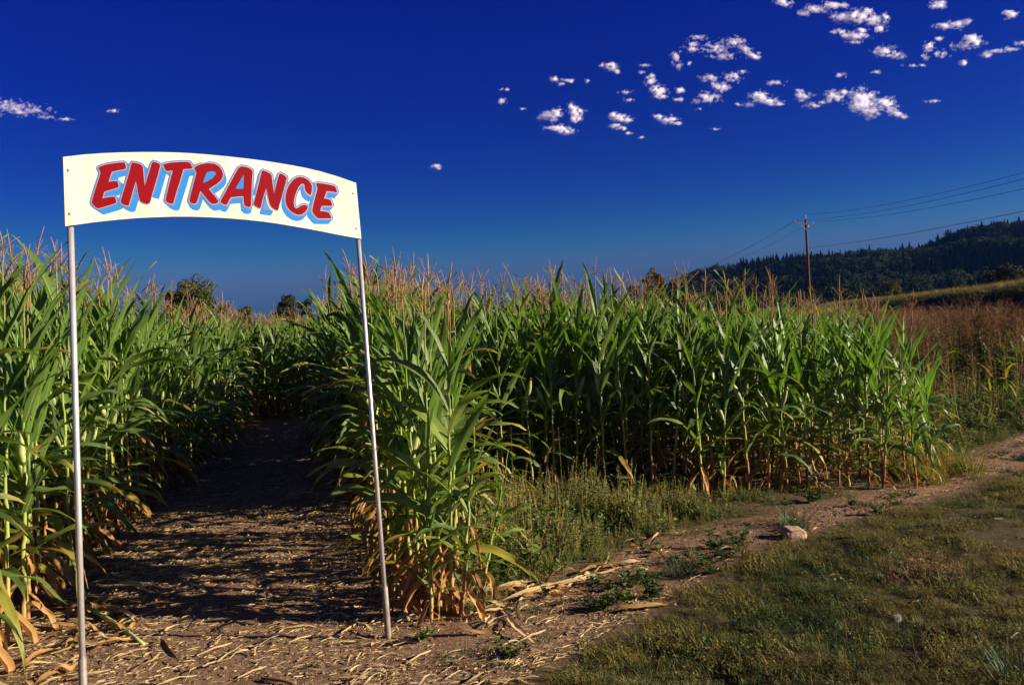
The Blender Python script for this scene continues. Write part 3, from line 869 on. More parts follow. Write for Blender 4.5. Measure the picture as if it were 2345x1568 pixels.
def build_forest():
    kinds = [conifer_far(rt) for _ in range(4)] + [broad_far(rt) for _ in range(4)]
    n = 9000
    y = rt.uniform(440, 1180, n); r = rt.uniform(.12, .80, n); x = r * y
    z = hill_z(x, y)
    dens = rt.random(n) < np.clip((z + 2) / 6, 0, 1)
    clear = np.array([noise.noise(Vector((a * .006, b * .006, 4))) for a, b in zip(x, y)])
    conif = np.array([noise.noise(Vector((a * .009, b * .009, 11))) for a, b in zip(x, y)]) + rt.normal(size=n) * .18 > .02
    P, Ro, S, I = [], [], [], []
    for i in range(n):
        if not dens[i]: continue
        on_top = y[i] > 900
        h = rt.uniform(9, 17) if conif[i] else rt.uniform(8, 13)
        if clear[i] > .28: h *= .5
        P.append((x[i], y[i], z[i] - .3)); Ro.append((0, 0, rt.uniform(0, 6.28)))
        w = h * (rt.uniform(.9, 1.4) if conif[i] else rt.uniform(.95, 1.4))
        S.append((w, w, h)); I.append(rt.integers(4) if conif[i] else 4 + rt.integers(4))
    for px in list(range(1540, 2345, 9)):       # the trees that stand against the sky
        p = at_depth(px + rt.uniform(-4, 4), 600, RIDGE_Y + rt.uniform(-15, 15))
        h = rt.uniform(7, 14)
        P.append((p.x, p.y, float(hill_z(np.array(p.x), np.array(p.y))) - .5)); Ro.append((0, 0, rt.uniform(0, 6.28)))
        S.append((h * 1.1, h * 1.1, h)); I.append(rt.integers(4) if rt.random() < .55 else 4 + rt.integers(4))
    scatter('forest', P, Ro, S, I, kinds, 'dark mixed forest of conifers and broadleaf trees covering the hill', 'forest')
build_forest()

# grassy bank on the right
BANK = [(22.0, 20.0), (28.0, 38.0), (35.5, 55.0), (50.0, 100.0), (67.0, 159.0), (86.0, 230.0), (110.0, 330.0)]
def build_bank():
    g = Geo(); prof = ((-7.5, -.3), (-5.2, .35), (-3.4, 1.35), (-1.6, 2.35), (-.5, 2.62), (2.5, 2.65), (4.5, 2.2), (9, .3), (10, -.3))
    n = len(prof); pts = [Vector((*p, 0)) for p in BANK]
    fine = []
    for i in range(len(pts) - 1):
        for k in range(14): fine.append(pts[i].lerp(pts[i + 1], k / 14))
    fine.append(pts[-1]); vs = []
    for i, p in enumerate(fine):
        t = (fine[min(i + 1, len(fine) - 1)] - fine[max(i - 1, 0)]).normalized(); s = Vector((t.y, -t.x, 0))
        for a, z in prof:
            q = p + s * (a + .4 * noise.noise(p * .12)); vs.append((q.x, q.y, z * (1 + .12 * noise.noise(Vector((p.x * .1 + a, p.y * .1, 2))))))
    fs = [(i * n + k, i * n + k + 1, (i + 1) * n + k + 1, (i + 1) * n + k) for i in range(len(fine) - 1) for k in range(n - 1)]
    g.add(vs, fs)
    m = plain('bank_soil', (0.07, 0.05, 0.025), (0.14, 0.095, 0.045), .8, .95, .05, rnd=None)
    tag(link('grass_bank', g.mesh('grass_bank', m)), 'low earth bank covered in dry grass right of the corn', 'bank', kind='structure')
    return fine, prof
FINE, PROF = build_bank()

def blade(g, p, az, L, W, th0, th1, m=0, nseg=3):
    vs = []; pos = Vector(p); side = Vector((-math.sin(az), math.cos(az), 0))
    for i in range(nseg + 1):
        s = i / nseg; th = R(th0 + (th1 - th0) * s)
        if i: pos = pos + Vector((math.cos(th) * math.cos(az), math.cos(th) * math.sin(az), math.sin(th))) * L / nseg
        w = W * (1 - s ** 1.5) + .0004
        if i == nseg: vs.append(tuple(pos))
        else: vs += [tuple(pos - side * w / 2), tuple(pos + side * w / 2)]
    fs = [(2 * i, 2 * i + 1, 2 * i + 3, 2 * i + 2) for i in range(nseg - 1)] + [(2 * nseg - 2, 2 * nseg - 1, 2 * nseg)]
    g.add(vs, fs, None, m)
def small_leaf(g, p, d, L, W, rng, m=0):
    d = Vector(d).normalized(); s = d.cross(Vector((rng.normal() * .3, rng.normal() * .3, 1))).normalized(); p = Vector(p)
    n = s.cross(d)
    g.add([tuple(p), tuple(p + d * L * .5 + s * W / 2 + n * W * .15), tuple(p + d * L), tuple(p + d * L * .5 - s * W / 2 + n * W * .15)], [(0, 1, 2), (0, 2, 3)], None, m)

M_grass = plain('grass_green', (0.035, 0.062, 0.014), (0.070, 0.100, 0.022), 9, .6, .25, transl=.25, rnd=(.6, 1.4))
M_grass_dry = plain('grass_dry', (0.16, 0.105, 0.04), (0.27, 0.185, 0.075), 9, .8, .15, transl=.2, rnd=(.6, 1.4))
M_grass_olive = plain('grass_olive', (0.118, 0.122, 0.026), (0.225, 0.200, 0.046), 9, .7, .2, transl=.25, rnd=(.6, 1.4))
M_grass_blue = plain('grass_bluegreen', (0.045, 0.085, 0.035), (0.075, 0.125, 0.05), 9, .55, .3, transl=.2, rnd=(.8, 1.2))
M_clover = plain('clover_leaf', (0.042, 0.078, 0.016), (0.080, 0.120, 0.024), 12, .55, .25, transl=.2, rnd=(.6, 1.4))
M_weed_leaf = plain('weed_leaf', (0.075, 0.120, 0.026), (0.145, 0.195, 0.046), 12, .6, .25, transl=.25, rnd=(.6, 1.4))
M_weed_seed = plain('weed_seed', (0.20, 0.17, 0.05), (0.38, 0.29, 0.10), 20, .8, .15, transl=.15, rnd=(.65, 1.35))
M_weed_red = plain('weed_panicle_brown', (0.19, 0.095, 0.050), (0.30, 0.17, 0.085), 20, .8, .1, transl=.2, rnd=(.65, 1.4))
M_weed_yel = plain('weed_yellow', (0.20, 0.19, 0.03), (0.40, 0.32, 0.05), 12, .7, .2, transl=.35, rnd=(.7, 1.3))

def tuft(rng, n, h, spread, mats, w=.004, thr=(55, 85), droop=35, nseg=3):
    g = Geo()
    for k in range(n):
        a = rng.uniform(0, 6.28); r = spread * math.sqrt(rng.random())
        th = rng.uniform(*thr)
        blade(g, (math.cos(a) * r, math.sin(a) * r, -.005), a + rng.normal() * .7, h * rng.uniform(.45, 1.1), w * rng.uniform(.7, 1.3), th, th - rng.uniform(0, droop), int(rng.integers(len(mats))), nseg)
    return g.mesh('tuft', mats)

def bank_grass():
    kinds = [tuft(rt, 26, .55, .22, [M_grass_dry, M_grass_dry, M_grass_olive], .014, (60, 88), 40) for _ in range(4)] + [tuft(rt, 26, .55, .3, [M_grass, M_grass_olive], .02, (30, 75), 50) for _ in range(3)]
    P, Ro, S, I = [], [], [], []
    zp = np.array(PROF)
    for k in range(15000):
        u = rt.random() ** 1.5 * (len(FINE) - 24); i = int(u); p = FINE[i].lerp(FINE[i + 1], u - i)
        t = (FINE[i + 1] - FINE[i]).normalized(); s = Vector((t.y, -t.x, 0)); a = rt.uniform(-7.3, 4.5)
        q = p + s * a; z = np.interp(a, zp[:, 0], zp[:, 1])
        P.append((q.x, q.y, z)); Ro.append((0, 0, rt.uniform(0, 6.28))); face = a < -1.2; sc_ = rt.uniform(.7, 1.4) * (1 + .003 * q.y) * (.55 if face else .8); S.append(sc_); I.append(4 + rt.integers(3) if face else rt.integers(4))  # shade on the sloping face is put into its darker green, shorter tufts
    scatter('bank_grass', P, Ro, S, I, kinds, 'dry brown grass covering the low bank', 'grass')
bank_grass()

# single trees behind the corn
M_bark = plain('tree_bark', (0.05, 0.035, 0.025), (0.11, 0.08, 0.055), 6, .9, .1, rnd=None)
def tree(px_c, py_top, px_w, depth, mat, label, cat_name='broadleaf_tree', seed=0, lobes=14, dens=260, leaf=.16):
    rng = np.random.default_rng(seed)
    tp = at_depth(px_c, py_top, depth); H = tp.z; W = px_w / FPX * depth
    root = empty(cat_name, (tp.x, tp.y, 0)); tag(root, label, 'tree', 'trees behind the corn')
    g = Geo()
    tube(g, [(0, 0, -.2), (.05, 0, H * .25), (0, .05, H * .5), (.1, 0, H * .8)], [W * .045, W * .035, W * .022, W * .006], 8)
    for k in range(7):
        a = k * 2.4; z0 = H * rng.uniform(.25, .6); L = W * rng.uniform(.25, .42)
        tube(g, [(0, 0, z0), (math.cos(a) * L * .5, math.sin(a) * L * .5, z0 + L * .35), (math.cos(a) * L, math.sin(a) * L, z0 + L * .9)], [W * .018, W * .012, W * .004], 5)
    link('trunk', g.mesh('trunk', M_bark), root)
    g = Geo()
    for k in range(lobes):
        f = (k + .5) / lobes
        z = H * (.36 + .55 * f); rr = W * .5 * math.sqrt(max(.05, 1 - ((z / H - .55) / .48) ** 2)) * .72
        a = k * 2.4 + rng.normal() * .3; q = rr * rng.uniform(.45, 1.0)
        c = np.array((math.cos(a) * q, math.sin(a) * q, z)); r = W * rng.uniform(.14, .23)
        if z + r > H: c[2] = H - r * rng.uniform(.9, 1.05)
        blob_leaves(g, c, r, dens, leaf, rng, 0, .85)
    for k in range(lobes):
        c = rng.normal(size=3) * (W * .24, W * .24, H * .16) + (0, 0, H * .6)
        blob_leaves(g, c, W * .12, 70, leaf, rng, 0)
    link('crown', g.mesh('crown', mat, False), root)
M_tree_ol = plain('tree_foliage_olive', (0.045, 0.052, 0.014), (0.095, 0.095, 0.028), .5, .8, .1, transl=.2, rnd=None)
M_tree_dk = plain('tree_foliage_dark', (0.020, 0.026, 0.014), (0.040, 0.046, 0.020), .5, .8, .1, transl=.12, rnd=None)
M_tree_br = plain('tree_foliage_brown', (0.085, 0.055, 0.020), (0.15, 0.10, 0.035), .5, .8, .1, transl=.2, rnd=None)
tree(445, 633, 118, 85, M_tree_ol, 'largest round olive green tree rising behind the left corn', seed=1, lobes=18, leaf=.14)
tree(398, 655, 60, 88, M_tree_ol, 'olive tree half hidden by the left corn, beside the largest round tree', seed=9, lobes=10, leaf=.14)
tree(508, 686, 44, 95, M_tree_dk, 'small dark round tree just right of the largest olive tree', seed=2, lobes=9, leaf=.14)
tree(558, 695, 46, 80, M_tree_ol, 'low olive tree above the far end of the path', seed=3, lobes=9, leaf=.12)
tree(656, 673, 64, 105, M_tree_dk, 'dark dense tree behind the corn left of the right post', seed=4, lobes=12, leaf=.14)
tree(697, 679, 44, 108, M_tree_dk, 'dark tree half hidden by the corn near the right post', seed=5, lobes=9, leaf=.14)
tree(1498, 616, 62, 110, M_tree_br, 'brownish round tree peeking over the tassels left of the hill', seed=6, lobes=12, leaf=.16)
tree(1445, 648, 40, 112, M_tree_br, 'small brown bush top over the tassels beside the brownish tree', seed=7, lobes=7, leaf=.14)
tree(2300, 605, 95, 150, M_tree_dk, 'dark green bush on the bank at the foot of the hill', 'dark_bush', seed=8, lobes=14, leaf=.2)
tree(2040, 640, 60, 260, M_tree_ol, 'pale olive bush behind the bank below the hill', 'olive_bush', seed=12, lobes=10, leaf=.3)
tree(1950, 672, 44, 260, M_tree_ol, 'small olive bush behind the bank nearer the wooden pole', 'olive_bush', seed=13, lobes=8, leaf=.3)

# wooden utility pole with crossarm, and its wires
def build_pole():
    D = 95.0
    foot = at_depth(1855, 700, D); top = at_depth(1845, 499, D)
    root = empty('utility_pole', (foot.x, foot.y, 0)); tag(root, 'weathered wooden utility pole with one crossarm before the hill', 'utility pole')
    O = Vector((foot.x, foot.y, 0)); ax = (top - Vector((foot.x, foot.y, foot.z))); 
    def up(z): return Vector((foot.x, foot.y, foot.z)) + ax * ((z - foot.z) / ax.z) - O
    H = top.z
    wood = NT('creosoted_wood'); co = wood.obj()
    c = wood.ramp(wood.noise(3, 6, co), [(.3, (.055, .022, .013)), (.7, (.12, .055, .034))])
    MW = wood.done(c, .8, .2)
    steel = plain('pole_hardware', (.25, .22, .20), (.4, .36, .33), 5, .5, .4, metal=.4, rnd=None)
    glass = plain('insulator_porcelain', (.45, .42, .40), (.55, .52, .5), 5, .25, .5, rnd=None)
    g = Geo(); tube(g, [up(-.5), up(3), up(8), up(H - .2)], [.20, .185, .16, .14], 10)
    link('shaft', g.mesh('shaft', MW), root)
    g = Geo(); tube(g, [up(H - .22), up(H + .22)], [.03, .03], 6); tube(g, [up(H + .2), up(H + .27), up(H + .36)], [.05, .06, .03], 8, 0)
    link('top_pin', g.mesh('top_pin', glass), root)
    la = at_depth(1818, 512.5, D - .6) - O; lb = at_depth(1863.5, 514.5, D + .4) - O
    d = (lb - la); g = Geo(); rot = d.to_track_quat('X', 'Z').to_matrix()
    box(g, (la + lb) / 2 + Vector((0, -.2, 0)), (d.length, .10, .14), 0, rot)
    arm = link('crossarm', g.mesh('crossarm', MW, False), root)
    ends = [la + d * f + Vector((0, -.2, .07)) for f in (.04, .96)]
    for e in ends:
        g = Geo(); tube(g, [e, e + Vector((0, 0, .12)), e + Vector((0, 0, .17)), e + Vector((0, 0, .27))], [.02, .02, .06, .03], 8)
        link('insulator', g.mesh('insulator', glass), arm)
    for f in (.28, .72):
        g = Geo(); tube(g, [la + d * f + Vector((0, -.2, -.06)), up(la.z - .75) + Vector((0, -.15, 0))], .022, 5)
        link('brace', g.mesh('brace', steel), root)
    # wires leave towards the camera's right and away to the left
    near_dir = Vector((-8.5, -125, 0)); far_dir = Vector((8.0, 122, 0))
    mw = plain('wire_metal', (.10, .095, .09), (.15, .14, .14), 5, .5, .4, metal=.3, rnd=None)
    tops = [('power_wire', ends[0] + Vector((0, 0, .27)), .9, 'upper wire from the left end of the pole crossarm'), ('power_wire', ends[1] + Vector((0, 0, .27)), .9, 'wire from the right end of the pole crossarm'), ('power_wire', up(H + .36), .9, 'topmost wire from the pin on the pole top'), ('telephone_cable', up(9.0) + Vector((.16, -.1, 0)), .9, 'lowest single cable fixed halfway up the wooden pole')]
    for i, (nm, p, sag, lab) in enumerate(tops):
        g = Geo(); P0 = O + p
        for dd, n in ((near_dir, 40), (far_dir, 40)):
            pts = []
            for k in range(n + 1):
                s = k / n; q = P0 + dd * s; q.z -= 4 * ((3.6 if i < 3 else 1.9) if dd is near_dir else 1.6) * s * (1 - s) ; pts.append(q)
            tube(g, pts, .016 if i < 3 else .020, 4, cap=False)
        tag(link(nm, g.mesh(nm, mw)), lab, 'wire', 'wires on the utility pole')
build_pole()

def build_pylon(px, py_t, py_b, depth, label):
    b = at_depth(px, py_b, depth); t = at_depth(px, py_t, depth); H = t.z - b.z
    root = empty('transmission_tower', (b.x, b.y, b.z - 6)); tag(root, label, 'pylon', 'steel towers on the hill')
    m = MATS.get('pylon_steel') or plain('pylon_steel', (.20, .21, .24), (.26, .27, .30), 1, .6, .4, metal=.2, rnd=None)
    H += 6; w = H * .10; g = Geo(); r = .11
    lv = [(0, w), (.2, w * .78), (.4, w * .56), (.6, w * .34), (.75, w * .2), (.9, w * .16), (1.0, .05)]
    for i in range(len(lv) - 1):
        z0, w0 = lv[i]; z1, w1 = lv[i + 1]; c0 = [Vector((sx * w0, sy * w0, z0 * H)) for sx, sy in ((-1, -1), (1, -1), (1, 1), (-1, 1))]; c1 = [Vector((sx * w1, sy * w1, z1 * H)) for sx, sy in ((-1, -1), (1, -1), (1, 1), (-1, 1))]
        for k in range(4):
            tube(g, [c0[k], c1[k]], r, 4); tube(g, [c0[k], c1[(k + 1) % 4]], r * .6, 3); tube(g, [c0[(k + 1) % 4], c1[k]], r * .6, 3); tube(g, [c1[k], c1[(k + 1) % 4]], r * .6, 3)
    link('lattice', g.mesh('lattice', m, False), root)
    for z in (.74, .83, .92):
        g = Geo(); L = w * (.95 if z > .8 else 1.15)
        tube(g, [(-L, 0, z * H), (0, 0, z * H + .6), (L, 0, z * H)], [.06, .14, .06], 4); tube(g, [(-L, 0, z * H), (L, 0, z * H)], .07, 4)
        link('cross_arm', g.mesh('cross_arm', m, False), root)
build_pylon(2257, 543, 600, 760, 'grey steel lattice pylon standing on the wooded hill at the right')
build_pylon(2113, 566, 600, 900, 'faint steel pylon on the hill slope nearer the wooden pole')

# ------------------------------------------------------------------ clouds: loose clusters of small vapour puffs high up
M_cloud = NT('cloud_vapour')
def cloud_mat():
    t = M_cloud; df = t.n('ShaderNodeBsdfDiffuse'); df.inputs[0].default_value = (.62, .61, .66, 1)
    tl = t.n('ShaderNodeBsdfTranslucent'); tl.inputs[0].default_value = (.62, .61, .66, 1)
    m1 = t.n('ShaderNodeAddShader'); t.l(df.outputs[0], m1.inputs[0]); t.l(tl.outputs[0], m1.inputs[1])
    tr = t.n('ShaderNodeBsdfTransparent'); m2 = t.n('ShaderNodeMixShader'); m2.inputs[0].default_value = .05
    t.l(tr.outputs[0], m2.inputs[1]); t.l(m1.outputs[0], m2.inputs[2]); t.l(m2.outputs[0], t.out.inputs[0])
    return t.m
M_CL = cloud_mat()
CLOUD_Z = 1500.0
OCT_V = np.array([(1, 0, 0), (-1, 0, 0), (0, 1, 0), (0, -1, 0), (0, 0, 1), (0, 0, -1)], float)
OCT_F = [(0, 2, 4), (2, 1, 4), (1, 3, 4), (3, 0, 4), (2, 0, 5), (1, 2, 5), (3, 1, 5), (0, 3, 5)]
def puffs(lumps, seed, wisp=0.0, puff=2.4, dens=1.0):
    """lumps: (px, py, rx, ry, weight) in survey pixels; returns Geo relative to the first lump"""
    rng = np.random.default_rng(seed)
    c0 = at_height(lumps[0][0], lumps[0][1], CLOUD_Z)
    g = Geo(); k = c0.length / FPX
    rt_ = CAM_R @ Vector((1, 0, 0)); up_ = CAM_R @ Vector((0, 1, 0)); fw = (c0 - Vector((0, 0, CAM_H))).normalized()
    for (px, py, rx, ry, wt) in lumps:
        rx *= .9; ry *= .9
        cc = at_height(px, py, CLOUD_Z) if len(lumps) == 1 else c0 + (rt_ * (px - lumps[0][0]) - up_ * (py - lumps[0][1])) * k
        area = rx * ry
        n = int((16 + area * 1.55) * wt * dens)
        made = 0; tries = 0
        while made < n and tries < n * 9:
            tries += 1
            q = rng.normal(size=3) * .46; r = min(1.6, np.linalg.norm(q))
            if r > 1.45: continue
            nz = noise.fractal(Vector((px * .05 + q[0] * rx * .10, py * .05 + q[1] * ry * .15, q[2] * 1.2 + seed)), 1.0, 2.1, 4)
            if nz < -.16 + .36 * r + wisp + rng.normal() * .11: continue
            s = puff * 1.55 * k * rng.uniform(.35, 1.0) * (1.05 - .25 * min(r, 1))
            w = cc + rt_ * (q[0] * rx * k) + up_ * (q[1] * ry * k) + fw * (q[2] * min(rx, ry) * k) - c0
            rot = np.array(Euler(rng.uniform(0, 3, 3)).to_matrix())
            g.add(((OCT_V * rng.uniform(.7, 1.5, 3)) @ rot) * s + np.array(w), OCT_F)
            made += 1
    return g, c0
CL = [
 ('largest puffy white cloud, lowest at the right of the group', [(1975, 228, 34, 26, 1.0), (1990, 250, 24, 18, .9), (2022, 236, 26, 16, .8), (1962, 243, 26, 14, .7), (2035, 250, 16, 8, .5)]),
 ('small bright puff just left of the largest cloud', [(1910, 220, 22, 13, 1.0), (1930, 212, 14, 8, .5), (1898, 228, 12, 8, .5)]),
 ('bright elongated cloud left of the pale wisps', [(1738, 222, 24, 14, 1.0), (1760, 232, 26, 10, .9), (1715, 238, 18, 8, .5), (1780, 238, 12, 6, .5)]),
 ('broken faint cloud between the bright elongated cloud and the small puff', [(1840, 222, 24, 12, .45), (1858, 240, 22, 9, .4), (1832, 212, 14, 7, .5)]),
 ('oval white cloud with a ragged tail to its upper right', [(1622, 223, 28, 14, 1.0), (1650, 202, 22, 13, .8), (1672, 180, 24, 12, .5), (1596, 232, 14, 7, .5)]),
 ('faint wisp above the oval cloud', [(1625, 180, 28, 12, .35), (1640, 195, 18, 9, .35)]),
 ('round white puff with a small tail above it', [(1508, 208, 22, 15, 1.0), (1490, 186, 13, 12, .8), (1494, 176, 8, 6, .6), (1512, 220, 16, 7, .7)]),
 ('small soft puff right of the round puff', [(1556, 208, 14, 9, .7), (1553, 226, 16, 6, .4)]),
 ('ragged puff in the lower cluster at the far left of the group', [(1262, 266, 30, 14, .8), (1274, 258, 14, 12, .8), (1240, 270, 14, 7, .5)]),
 ('upright white puff beside the ragged one', [(1320, 258, 20, 17, 1.0), (1308, 246, 9, 11, .7), (1318, 272, 18, 9, .9)]),
 ('flat ragged cloud under the upright puff', [(1282, 294, 22, 11, 1.0), (1298, 300, 22, 9, .8), (1264, 293, 20, 7, .7)]),
 ('bright elongated puff in the middle of the lower row', [(1420, 270, 26, 10, 1.0), (1404, 264, 12, 9, .8), (1436, 276, 14, 7, .7)]),
 ('small white puff under the bright elongated one', [(1410, 290, 16, 7, .9), (1424, 294, 14, 5, .5), (1438, 304, 9, 4, .6)]),
 ('slanting white cloud at the right of the lower row', [(1530, 276, 26, 10, .95), (1508, 268, 16, 7, .7), (1550, 283, 14, 5, .6)]),
 ('speckled broad patch of broken cloud', [(1640, 110, 40, 20, .32), (1590, 108, 22, 15, .4), (1680, 98, 26, 14, .45), (1655, 128, 36, 10, .32), (1600, 88, 30, 8, .2), (1700, 112, 18, 12, .35)]),
 ('small bright streak at the right end of the speckled patch', [(1728, 128, 20, 7, 1.0), (1714, 122, 10, 5, .4)]),
 ('wispy loose strip at the left of the speckled patch', [(1548, 132, 16, 20, .25), (1556, 150, 10, 8, .3)]),
 ('long bright cloud near the top edge, slanting up', [(1870, 22, 30, 10, .9), (1900, 14, 26, 9, .9), (1845, 30, 20, 8, .7), (1925, 14, 14, 6, .4)]),
 ('broad lumpy cloud right below the long slanting one', [(1965, 38, 34, 18, .85), (1930, 40, 24, 12, .6), (1995, 46, 26, 14, .7), (2008, 62, 16, 11, .6), (1985, 28, 14, 9, .5), (2020, 40, 12, 12, .35)]),
 ('crescent cloud under the broad lumpy one', [(1955, 84, 34, 11, .95), (1972, 74, 14, 8, .6), (1930, 74, 12, 6, .5), (1915, 76, 9, 5, .5)]),
 ('cloud cut by the top edge left of the long one', [(1792, 4, 24, 8, .8), (1800, 10, 14, 6, .5)]),
 ('soft translucent cloud below the crescent', [(2030, 118, 30, 14, .45), (2052, 128, 18, 8, .4), (2014, 122, 16, 8, .4)]),
 ('small cloud high at the top right', [(2146, 13, 20, 9, .85), (2154, 7, 14, 5, .5)]),
 ('long white cloud pointing right, upper right corner', [(2164, 62, 22, 9, .95), (2188, 58, 20, 9, .6), (2206, 52, 14, 5, .4)]),
 ('faint hook of cloud below the long pointing one', [(2128, 108, 16, 13, .45), (2120, 128, 12, 10, .25), (2150, 122, 18, 9, .3)]),
 ('white arched cloud near the right edge', [(2226, 92, 24, 13, .9), (2204, 104, 22, 8, .8), (2238, 98, 16, 8, .7)]),
 ('small fuzzy cloud at the right edge, top', [(2316, 33, 15, 9, .7), (2308, 29, 12, 5, .4)]),
 ('thin curved streak at the right edge', [(2282, 118, 26, 4, .6), (2310, 114, 22, 4, .5), (2262, 124, 18, 6, .6), (2330, 104, 16, 5, .4)]),
 ('tiny puff below the arched cloud', [(2206, 144, 10, 6, .8)]),
 ('small puff under the largest cloud, to its right', [(2054, 263, 16, 8, .8), (2068, 268, 10, 4, .5)]),
 ('small soft cloud left of the speckled patch', [(1398, 152, 20, 11, .8), (1412, 163, 12, 6, .5), (1378, 150, 8, 5, .4)]),
 ('cluster of tiny puffs high above the ragged puff', [(1270, 182, 12, 7, .7), (1292, 184, 9, 5, .4), (1304, 185, 10, 5, .8), (1284, 192, 10, 5, .6)]),
 ('single tiny puff alone at the left of the group', [(1150, 232, 11, 9, .6)]),
 ('tiny cloud alone low over the corn', [(997, 381, 14, 7, .6), (1004, 385, 8, 4, .4)]),
 ('broad pale lilac cloud at the left edge', [(30, 250, 74, 17, .16), (60, 256, 54, 12, .14), (8, 240, 44, 15, .14), (100, 266, 28, 7, .1)]),
]
def build_clouds():
    for i, (lab, lumps) in enumerate(CL):
        lo = lumps[0][4]
        g, c0 = puffs(lumps, 40 + i, .10 if lo < .5 else 0.0)
        if not g.f: continue
        o = link('cloud', g.mesh('cloud', M_CL)); o.location = c0
        tag(o, lab, 'cloud', 'small white clouds')
    rng = np.random.default_rng(77); allg = Geo(); first = None
    for (px, py, rx, ry) in ((1480, 150, 20, 4), (1468, 166, 12, 4), (1345, 186, 7, 5), (1430, 212, 20, 6), (1440, 228, 14, 6), (1195, 250, 8, 4), (1155, 205, 14, 5), (1700, 165, 14, 5), (1770, 190, 30, 6), (1925, 172, 16, 6), (2010, 165, 16, 4), (2140, 232, 22, 4), (2260, 128, 10, 4), (1470, 316, 12, 4), (1640, 296, 14, 3), (1578, 146, 10, 5), (1880, 235, 12, 6), (2100, 150, 26, 3), (260, 254, 16, 5), (150, 274, 20, 5), (1960, 98, 20, 4), (1600, 250, 10, 3), (1690, 240, 10, 5), (2150, 90, 10, 10)):
        g, c0 = puffs([(px, py, rx, ry, .45)], int(rng.integers(999)), .12, 2.0)
        if first is None: first = c0
        if g.f: allg.add_geo(g, Matrix.Translation(c0 - first))
    o = link('cloud_wisps', allg.mesh('cloud_wisps', M_CL)); o.location = first
    tag(o, 'faint scattered shreds of vapour between the white clouds', 'cloud wisps', kind='stuff')
build_clouds()

# ------------------------------------------------------------------ weeds, turf, litter
rw = np.random.default_rng(31)
def weed_spike(rng, h, seedy=1.0):
    g = Geo()
    nb = int(rng.integers(4, 8))
    for k in range(nb):
        az = rng.uniform(0, 6.28); th = 88 if k == 0 else rng.uniform(55, 80); L = h * (1 if k == 0 else rng.uniform(.45, .85))
        p = Vector((rng.normal() * .02, rng.normal() * .02, 0)); pts = [p]
        for j in range(4):
            d = Vector((math.cos(R(th)) * math.cos(az), math.cos(R(th)) * math.sin(az), math.sin(R(th)))); p = p + d * L / 4; pts.append(p); th = min(89, th + rng.uniform(-3, 8))
        tube(g, pts, [.0032, .0028, .0022, .0016, .0008], 3, 1, cap=False)
        for j in range(26):
            s = rng.uniform(.08, 1.0) * 3.99; a = int(s); q = pts[a].lerp(pts[a + 1], s - a); az2 = rng.uniform(0, 6.28); f = s / 4
            d = (math.cos(az2), math.sin(az2), rng.uniform(.1, 1.0))
            if f > .5 - .15 * seedy and rng.random() < .8 * seedy:
                small_leaf(g, q, d, rng.uniform(.010, .022), .011, rng, 1)
            else:
                small_leaf(g, q, d, rng.uniform(.022, .060) * (1.3 - f), rng.uniform(.012, .026), rng, 0)
    return g.mesh('weed', [M_weed_leaf, M_weed_seed])
def weed_leafy(rng, h, mat=None, n=46, wl=.022):
    g = Geo()
    for k in range(7):
        az = rng.uniform(0, 6.28); th = rng.uniform(10, 70); L = h * rng.uniform(.6, 1.2); p = Vector((0, 0, .005)); pts = [p]
        for j in range(3):
            d = Vector((math.cos(R(th)) * math.cos(az), math.cos(R(th)) * math.sin(az), math.sin(R(th)))); p = p + d * L / 3; pts.append(p)
        tube(g, pts, [.0022, .0018, .0014, .0008], 3, 0, cap=False)
        for j in range(n // 7 + 1):
            s = rng.uniform(.1, 1) * 2.99; a = int(s); q = pts[a].lerp(pts[a + 1], s - a); az2 = rng.uniform(0, 6.28)
            small_leaf(g, q, (math.cos(az2), math.sin(az2), rng.uniform(-.1, .8)), rng.uniform(.5, 1) * wl * 1.9, rng.uniform(.6, 1) * wl, rng, 0)
    return g.mesh('weed', [mat or M_weed_leaf])
def sample_in(P, n, rng, keep=None):
    lo, hi = P.min(0), P.max(0); q = rng.uniform(lo, hi, (n, 2)); q = q[inside(P, q)]
    return q if keep is None else q[keep(q)]
def in_view(q, pad=1.0):
    return (q[:, 1] > 2.4) & (abs(q[:, 0]) < .69 * q[:, 1] + pad)
def scatter_xy(name, q, meshes, smin, smax, rng, label, cat, tilt=.1, z=0.0, sfun=None, idx=None):
    n = len(q); s = rng.uniform(smin, smax, n)
    if sfun is not None: s = s * sfun(q)
    rot = np.column_stack([rng.normal(size=n) * tilt, rng.normal(size=n) * tilt, rng.uniform(0, 6.28, n)])
    pts = np.column_stack([q, gz(q) + z])
    scatter(name, pts, rot, s, rng.integers(len(meshes), size=n) if idx is None else idx, meshes, label, cat)

